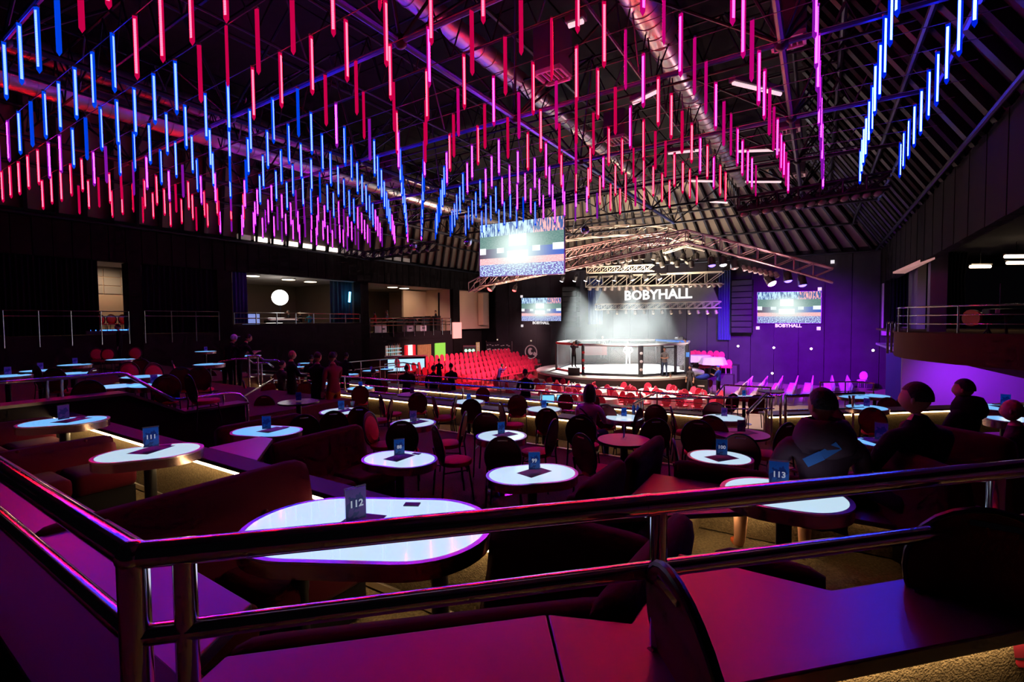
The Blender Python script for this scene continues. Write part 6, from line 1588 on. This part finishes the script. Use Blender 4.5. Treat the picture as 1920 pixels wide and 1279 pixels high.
guest('photographer in purple reaching across the arena tables', 934, 684, .0, TH_, -60, 'stand', cloth('purple', (.12, .05, .3)), arms=('fwd', 'up'), lean=R(20))
p = dep(424, 640, 14.5); person('man in a black top and white cap leaning over a far left table', V((p.x, p.y, FL - .36)), bear(p) - R(45), 'stand', C_BLACK, C_BLACK, 'none', ('desk', 'fwd'), cap=C_WHITE, lean=R(20))
p = dep(443, 640, 14.6); person('man in black leaning beside the man in the white cap', V((p.x, p.y, FL - .36)), bear(p) - R(60), 'stand', C_BLACK, C_BLACK, 'short', ('fwd', 'fwd'), lean=R(26), sleeves=False)
guest('bald man in black standing among the left tables', 545, 664, F4, 1.7, -70, 'stand', C_BLACK, hair='none')
guest('person with lit face sitting below the bent blue handrail', 527, 672, F4, SH + .15, -60, 'sit', C_DARK)
guest('young man in black standing with the guests by the rail', 594, 668, F4, 1.7, -40, 'stand', C_BLACK, arms=('fwd', 'fwd'))
guest('dark haired guest at the back of the standing group', 583, 669, F5, TH_, -20, 'stand', C_BLACK)
guest('guest in a plaid red and ochre shirt in the standing group', 624, 672, F4, 1.65, 30, 'stand', cloth('plaid', (.22, .05, .07)), bottom=C_YEL, arms=('down', 'fwd'))
guest('guest with raised head at the right of the standing group', 627, 663, F5, TH_, -30, 'stand', C_DARK)
guest('person in black bending right of the standing group', 645, 672, F5, 1.6, -30, 'stand', C_BLACK, lean=R(10))
guest('head of a guest below the bar railing', 700, 702, F5, 1.2, 0, 'sit', C_BLACK)
p = dep(224, 640, 19.5); person('dim person under the far left balcony pillar', V((p.x, p.y, FL)), bear(p) + R(90), 'stand', C_BLACK)
# balcony people
def onbal(label, px, ytop, u, zf, hh, turn, pose, top, **k):
    p = on_u(px, ytop, u); s_ = (p.z - zf) / hh; p = V((p.x, p.y, zf)); return person(label, p, bear(p) + R(turn), pose, top, C_BLACK, k.pop('hair', 'short'), k.pop('arms', ('desk', 'desk')), max(.8, min(1.15, s_)), **k)
onbal('person in a red top at the corner of the crew balcony', 703, 586, UL - .7, EYE - .75, 1.74, 60, 'stand', C_RED)
onbal('man in grey standing at the crew balcony', 726, 583, UL - .9, EYE - .75, 1.74, 90, 'stand', C_GREY)
onbal('man in black standing before the cream wall', 817, 583, UL - .9, EYE - .75, 1.74, 100, 'stand', C_BLACK, arms=('fwd', 'down'))
onbal('person seated behind cases on the crew balcony', 783, 597, UL - .8, EYE - .75, 1.35, 80, 'sit', C_DARK)
onbal('person with headphones at the mixing desk', 541, 583, UL - 1.6, EYE - .42, 1.35, 100, 'sit', C_BLACK)
onbal('second person seated at the mixing desk', 563, 585, UL - 1.6, EYE - .42, 1.35, 60, 'sit', C_BLACK)
onbal('blond person in teal seated right of the mixing desk', 580, 588, UL - 1.3, EYE - .42, 1.3, 30, 'sit', C_TEAL)
# arena people
def crew(label, px, yfoot, h, turn, pose, top, **k):
    p = low(px, yfoot, h); return person(label, p, bear(p) + R(turn), pose, top, k.pop('bottom', C_BLACK), k.pop('hair', 'short'), k.pop('arms', ('down', 'down')), k.pop('s', 1.0), **k)
ph = EYE - PZ
crew('guard in dark shirt with folded hands before the cage', 1246, 706, ph, 170, 'stand', C_GREY, arms=('fold', 'fold'), bottom=C_JEAN, sleeves=False)
p = low(1076, 703, ph); person('camera operator in dark suit perched at the left cage corner', V((p.x, p.y, PZ + .46)), bear(p) - R(25), 'stand', C_DARK, C_BLACK, 'none', ('high', 'up'), .95)
tag(B().box((0, 0, .22), (.7, .5, .44)).box((0, 0, .45), (.8, .6, .02)).obj('camera_step', m_skirt, None, loc=V((p.x, p.y, PZ))), 'dark step under the left cage camera operator', 'step')
p2 = low(1292, 697, ph); p2 = V((p2.x, p2.y + .6, PZ)); person('camera operator in grey on the right edge of the platform', V((p2.x, p2.y, PZ + .4)), bear(p2) + R(60), 'stand', C_GREY, C_GREY, 'short', ('up', 'high'), 1.0)
tag(B().box((0, 0, .19), (.7, .5, .38)).box((0, 0, .39), (.8, .6, .02)).obj('camera_step', m_skirt, None, loc=p2), 'dark step under the right cage camera operator', 'step')
def vcam(p, rz, label):
    o = thing('video_camera', label, 'camera', p, rz)
    B().box((0, 0, 0), (.16, .42, .2)).obj('body', m_can, o, bevel=.02); B().cyl((0, .2, 0), (0, .42, 0), .07, n=10).obj('lens', m_black, o); B().box((0, -.05, .15), (.05, .2, .05)).obj('handle', m_black, o); B().box((-.12, .1, .1), (.08, .1, .08)).obj('viewfinder', m_can, o)
vcam(V((p.x + .25, p.y + .25, PZ + 2.05)), bear(p) - R(25), 'video camera of the left cage operator')
vcam(V((p2.x - .3, p2.y + .15, PZ + 2.2)), bear(p2) + R(60), 'video camera of the right platform operator')
person('referee in white standing on the far side of the cage', V((CG.x - .5, CG.y + 5.0, PZ + .35)), R(180), 'stand', C_WHITE, C_WHITE, 'none', ('down', 'down'), 1.05)
tag(B().box((0, 0, .16), (.8, .5, .32)).box((0, 0, .33), (.9, .6, .02)).obj('camera_step', m_skirt, None, loc=V((CG.x - .5, CG.y + 5.0, PZ))), 'step under the figure in white behind the cage', 'step')
person('fighter in a pale top inside the cage', V((CG.x + .8, CG.y + 1.8, PZ + .05)), R(160), 'stand', C_WHITE, C_GREY, 'none', ('hip', 'hip'), 1.0)
crew('technician with headphones standing by the crew desk', 1294, 741, 4.55, 150, 'walk', C_DARK, bottom=C_DARK, arms=('down', 'down'), sleeves=False)
crew('technician in blue shirt and head scarf holding a cable', 1347, 741, 4.55, 60, 'stand', C_BLUE, hair='wrap', arms=('fwd', 'up'), sleeves=False)
crew('person in black seated with back to the lens before the platform', 1257, 741, 4.55, 10, 'sit', C_BLACK, arms=('desk', 'desk'))
# crew desk gear
for i, (px, py, sz, mm, lab) in enumerate(((1304, 737, (.55, .5, .5), mat('cardboard', (.45, .27, .15), .8), 'lower cardboard box of the crew stack'), (1316, 740, (.8, .6, .95), m_black, 'tall black flight case at the crew desk'))):
    p = low(px, py, 4.6); p = V((p.x, p.y, 0)); o = thing('equipment_case', lab, 'case', p, -TH)
    B().box((0, 0, sz[2] / 2), sz).obj('body', mm, o, bevel=.02); B().box((0, -sz[1] / 2 - .005, sz[2] * .6), (sz[0] * .5, .01, .08)).obj('label_plate', m_pale, o)
    if i == 0:
        o = thing('equipment_case', 'upper cardboard box of the crew stack', 'case', p + V((0, 0, .505)), -TH + .1); B().box((0, 0, .22), (.5, .45, .44)).obj('body', mm, o, bevel=.02); B().box((0, -.23, .3), (.2, .01, .06)).obj('label_plate', m_pale, o)
    else:
        o = thing('jacket_heap', 'blue jacket heaped on the tall black flight case', 'jacket', p + V((0, 0, .955)), 0)
        B().ball((0, 0, .12), .36, 12, 7, (1.1, .8, .45)).ball((.2, -.1, .2), .22, 10, 6, (1, .8, .7)).obj('cloth', C_BLUE, o, smooth=True); B().ball((-.2, 0, .22), .16, 10, 6, (1.3, .7, .6)).obj('hood', C_DARK, o, smooth=True)
p = low(1241, 735, 4.6); o = thing('folding_stand', 'folding stand left of the seated person before the platform', 'stand', V((p.x, p.y, 0)), 0)
for sx in (-.5, .5):
    for k in (-1, 1): B().cyl((sx, -.2 * k, 0), (sx, .2 * k, .8), .025, n=6).obj('leg', m_steel, o)
B().box((0, 0, .82), (1.1, .5, .04)).obj('top', m_steel, o)
# bag chairs by the crew desk
p = low(1327, 738, 4.55); chair_at(V((p.x, p.y, 0)), 0, bear(p) + R(40), 'dark folding chair beside the tall black flight case')
# desk monitors behind the middle rail
for i, px in enumerate((1026, 1058)):
    p = low(px, 748, 2.15); o = thing('desk_monitor', ['left', 'right'][i] + ' glowing blue monitor under the middle rail', 'monitor', V((p.x, p.y, F5)), bear(p))
    B().box((0, 0, EYE - 2.15 - F5), (.42, .04, .24)).obj('case', m_black, o); B().box((0, -.025, EYE - 2.15 - F5), (.38, .01, .2)).obj('picture', glow('monitor_blue', (.15, .5, 1), 1.4), o); B().cyl((0, .03, 0), (0, .03, EYE - 2.15 - F5 - .1), .03, n=8).obj('stand', m_black, o)
for i, (px, py, h, zf) in enumerate(((1026, 757, 2.2, F5), (1175, 792, 1.8, F4))):
    pass
# ================================================================= stage haze
m = bpy.data.materials.new('stage_haze'); m.use_nodes = True; nt = m.node_tree; nt.nodes.remove(nt.nodes['Principled BSDF'])
vs = nt.nodes.new('ShaderNodeVolumeScatter'); vs.inputs['Anisotropy'].default_value = 0.0; vs.inputs['Color'].default_value = (.9, 1, .95, 1)
tc = nt.nodes.new('ShaderNodeTexCoord'); ln = nt.nodes.new('ShaderNodeVectorMath'); ln.operation = 'LENGTH'; nt.links.new(tc.outputs['Object'], ln.inputs[0])
mr = nt.nodes.new('ShaderNodeMapRange'); mr.inputs[1].default_value = 0.1; mr.inputs[2].default_value = 1.0; mr.inputs[3].default_value = 1.0; mr.inputs[4].default_value = 0.0; mr.interpolation_type = 'SMOOTHSTEP'
nt.links.new(ln.outputs['Value'], mr.inputs[0])
nz = nt.nodes.new('ShaderNodeTexNoise'); nz.inputs['Scale'].default_value = 2.2; nz.inputs['Detail'].default_value = 3; nt.links.new(tc.outputs['Object'], nz.inputs['Vector'])
mu = nt.nodes.new('ShaderNodeMath'); mu.operation = 'MULTIPLY'; nt.links.new(mr.outputs[0], mu.inputs[0]); nt.links.new(nz.outputs['Fac'], mu.inputs[1])
mu2 = nt.nodes.new('ShaderNodeMath'); mu2.operation = 'MULTIPLY'; mu2.inputs[1].default_value = 0.085; nt.links.new(mu.outputs[0], mu2.inputs[0]); nt.links.new(mu2.outputs[0], vs.inputs['Density'])
nt.links.new(vs.outputs[0], nt.nodes['Material Output'].inputs['Volume'])
o = B().ball((0, 0, 0), 1.0, 20, 12).obj('haze', m)
o.location = (CG.x - .8, CG.y + .8, 3.9); o.scale = (7.8, 4.6, 3.4)
tag(o, 'pale stage haze drifting above the fighting cage', 'haze', kind='stuff')
cy.volume_step_rate = 4.0; cy.volume_max_steps = 64
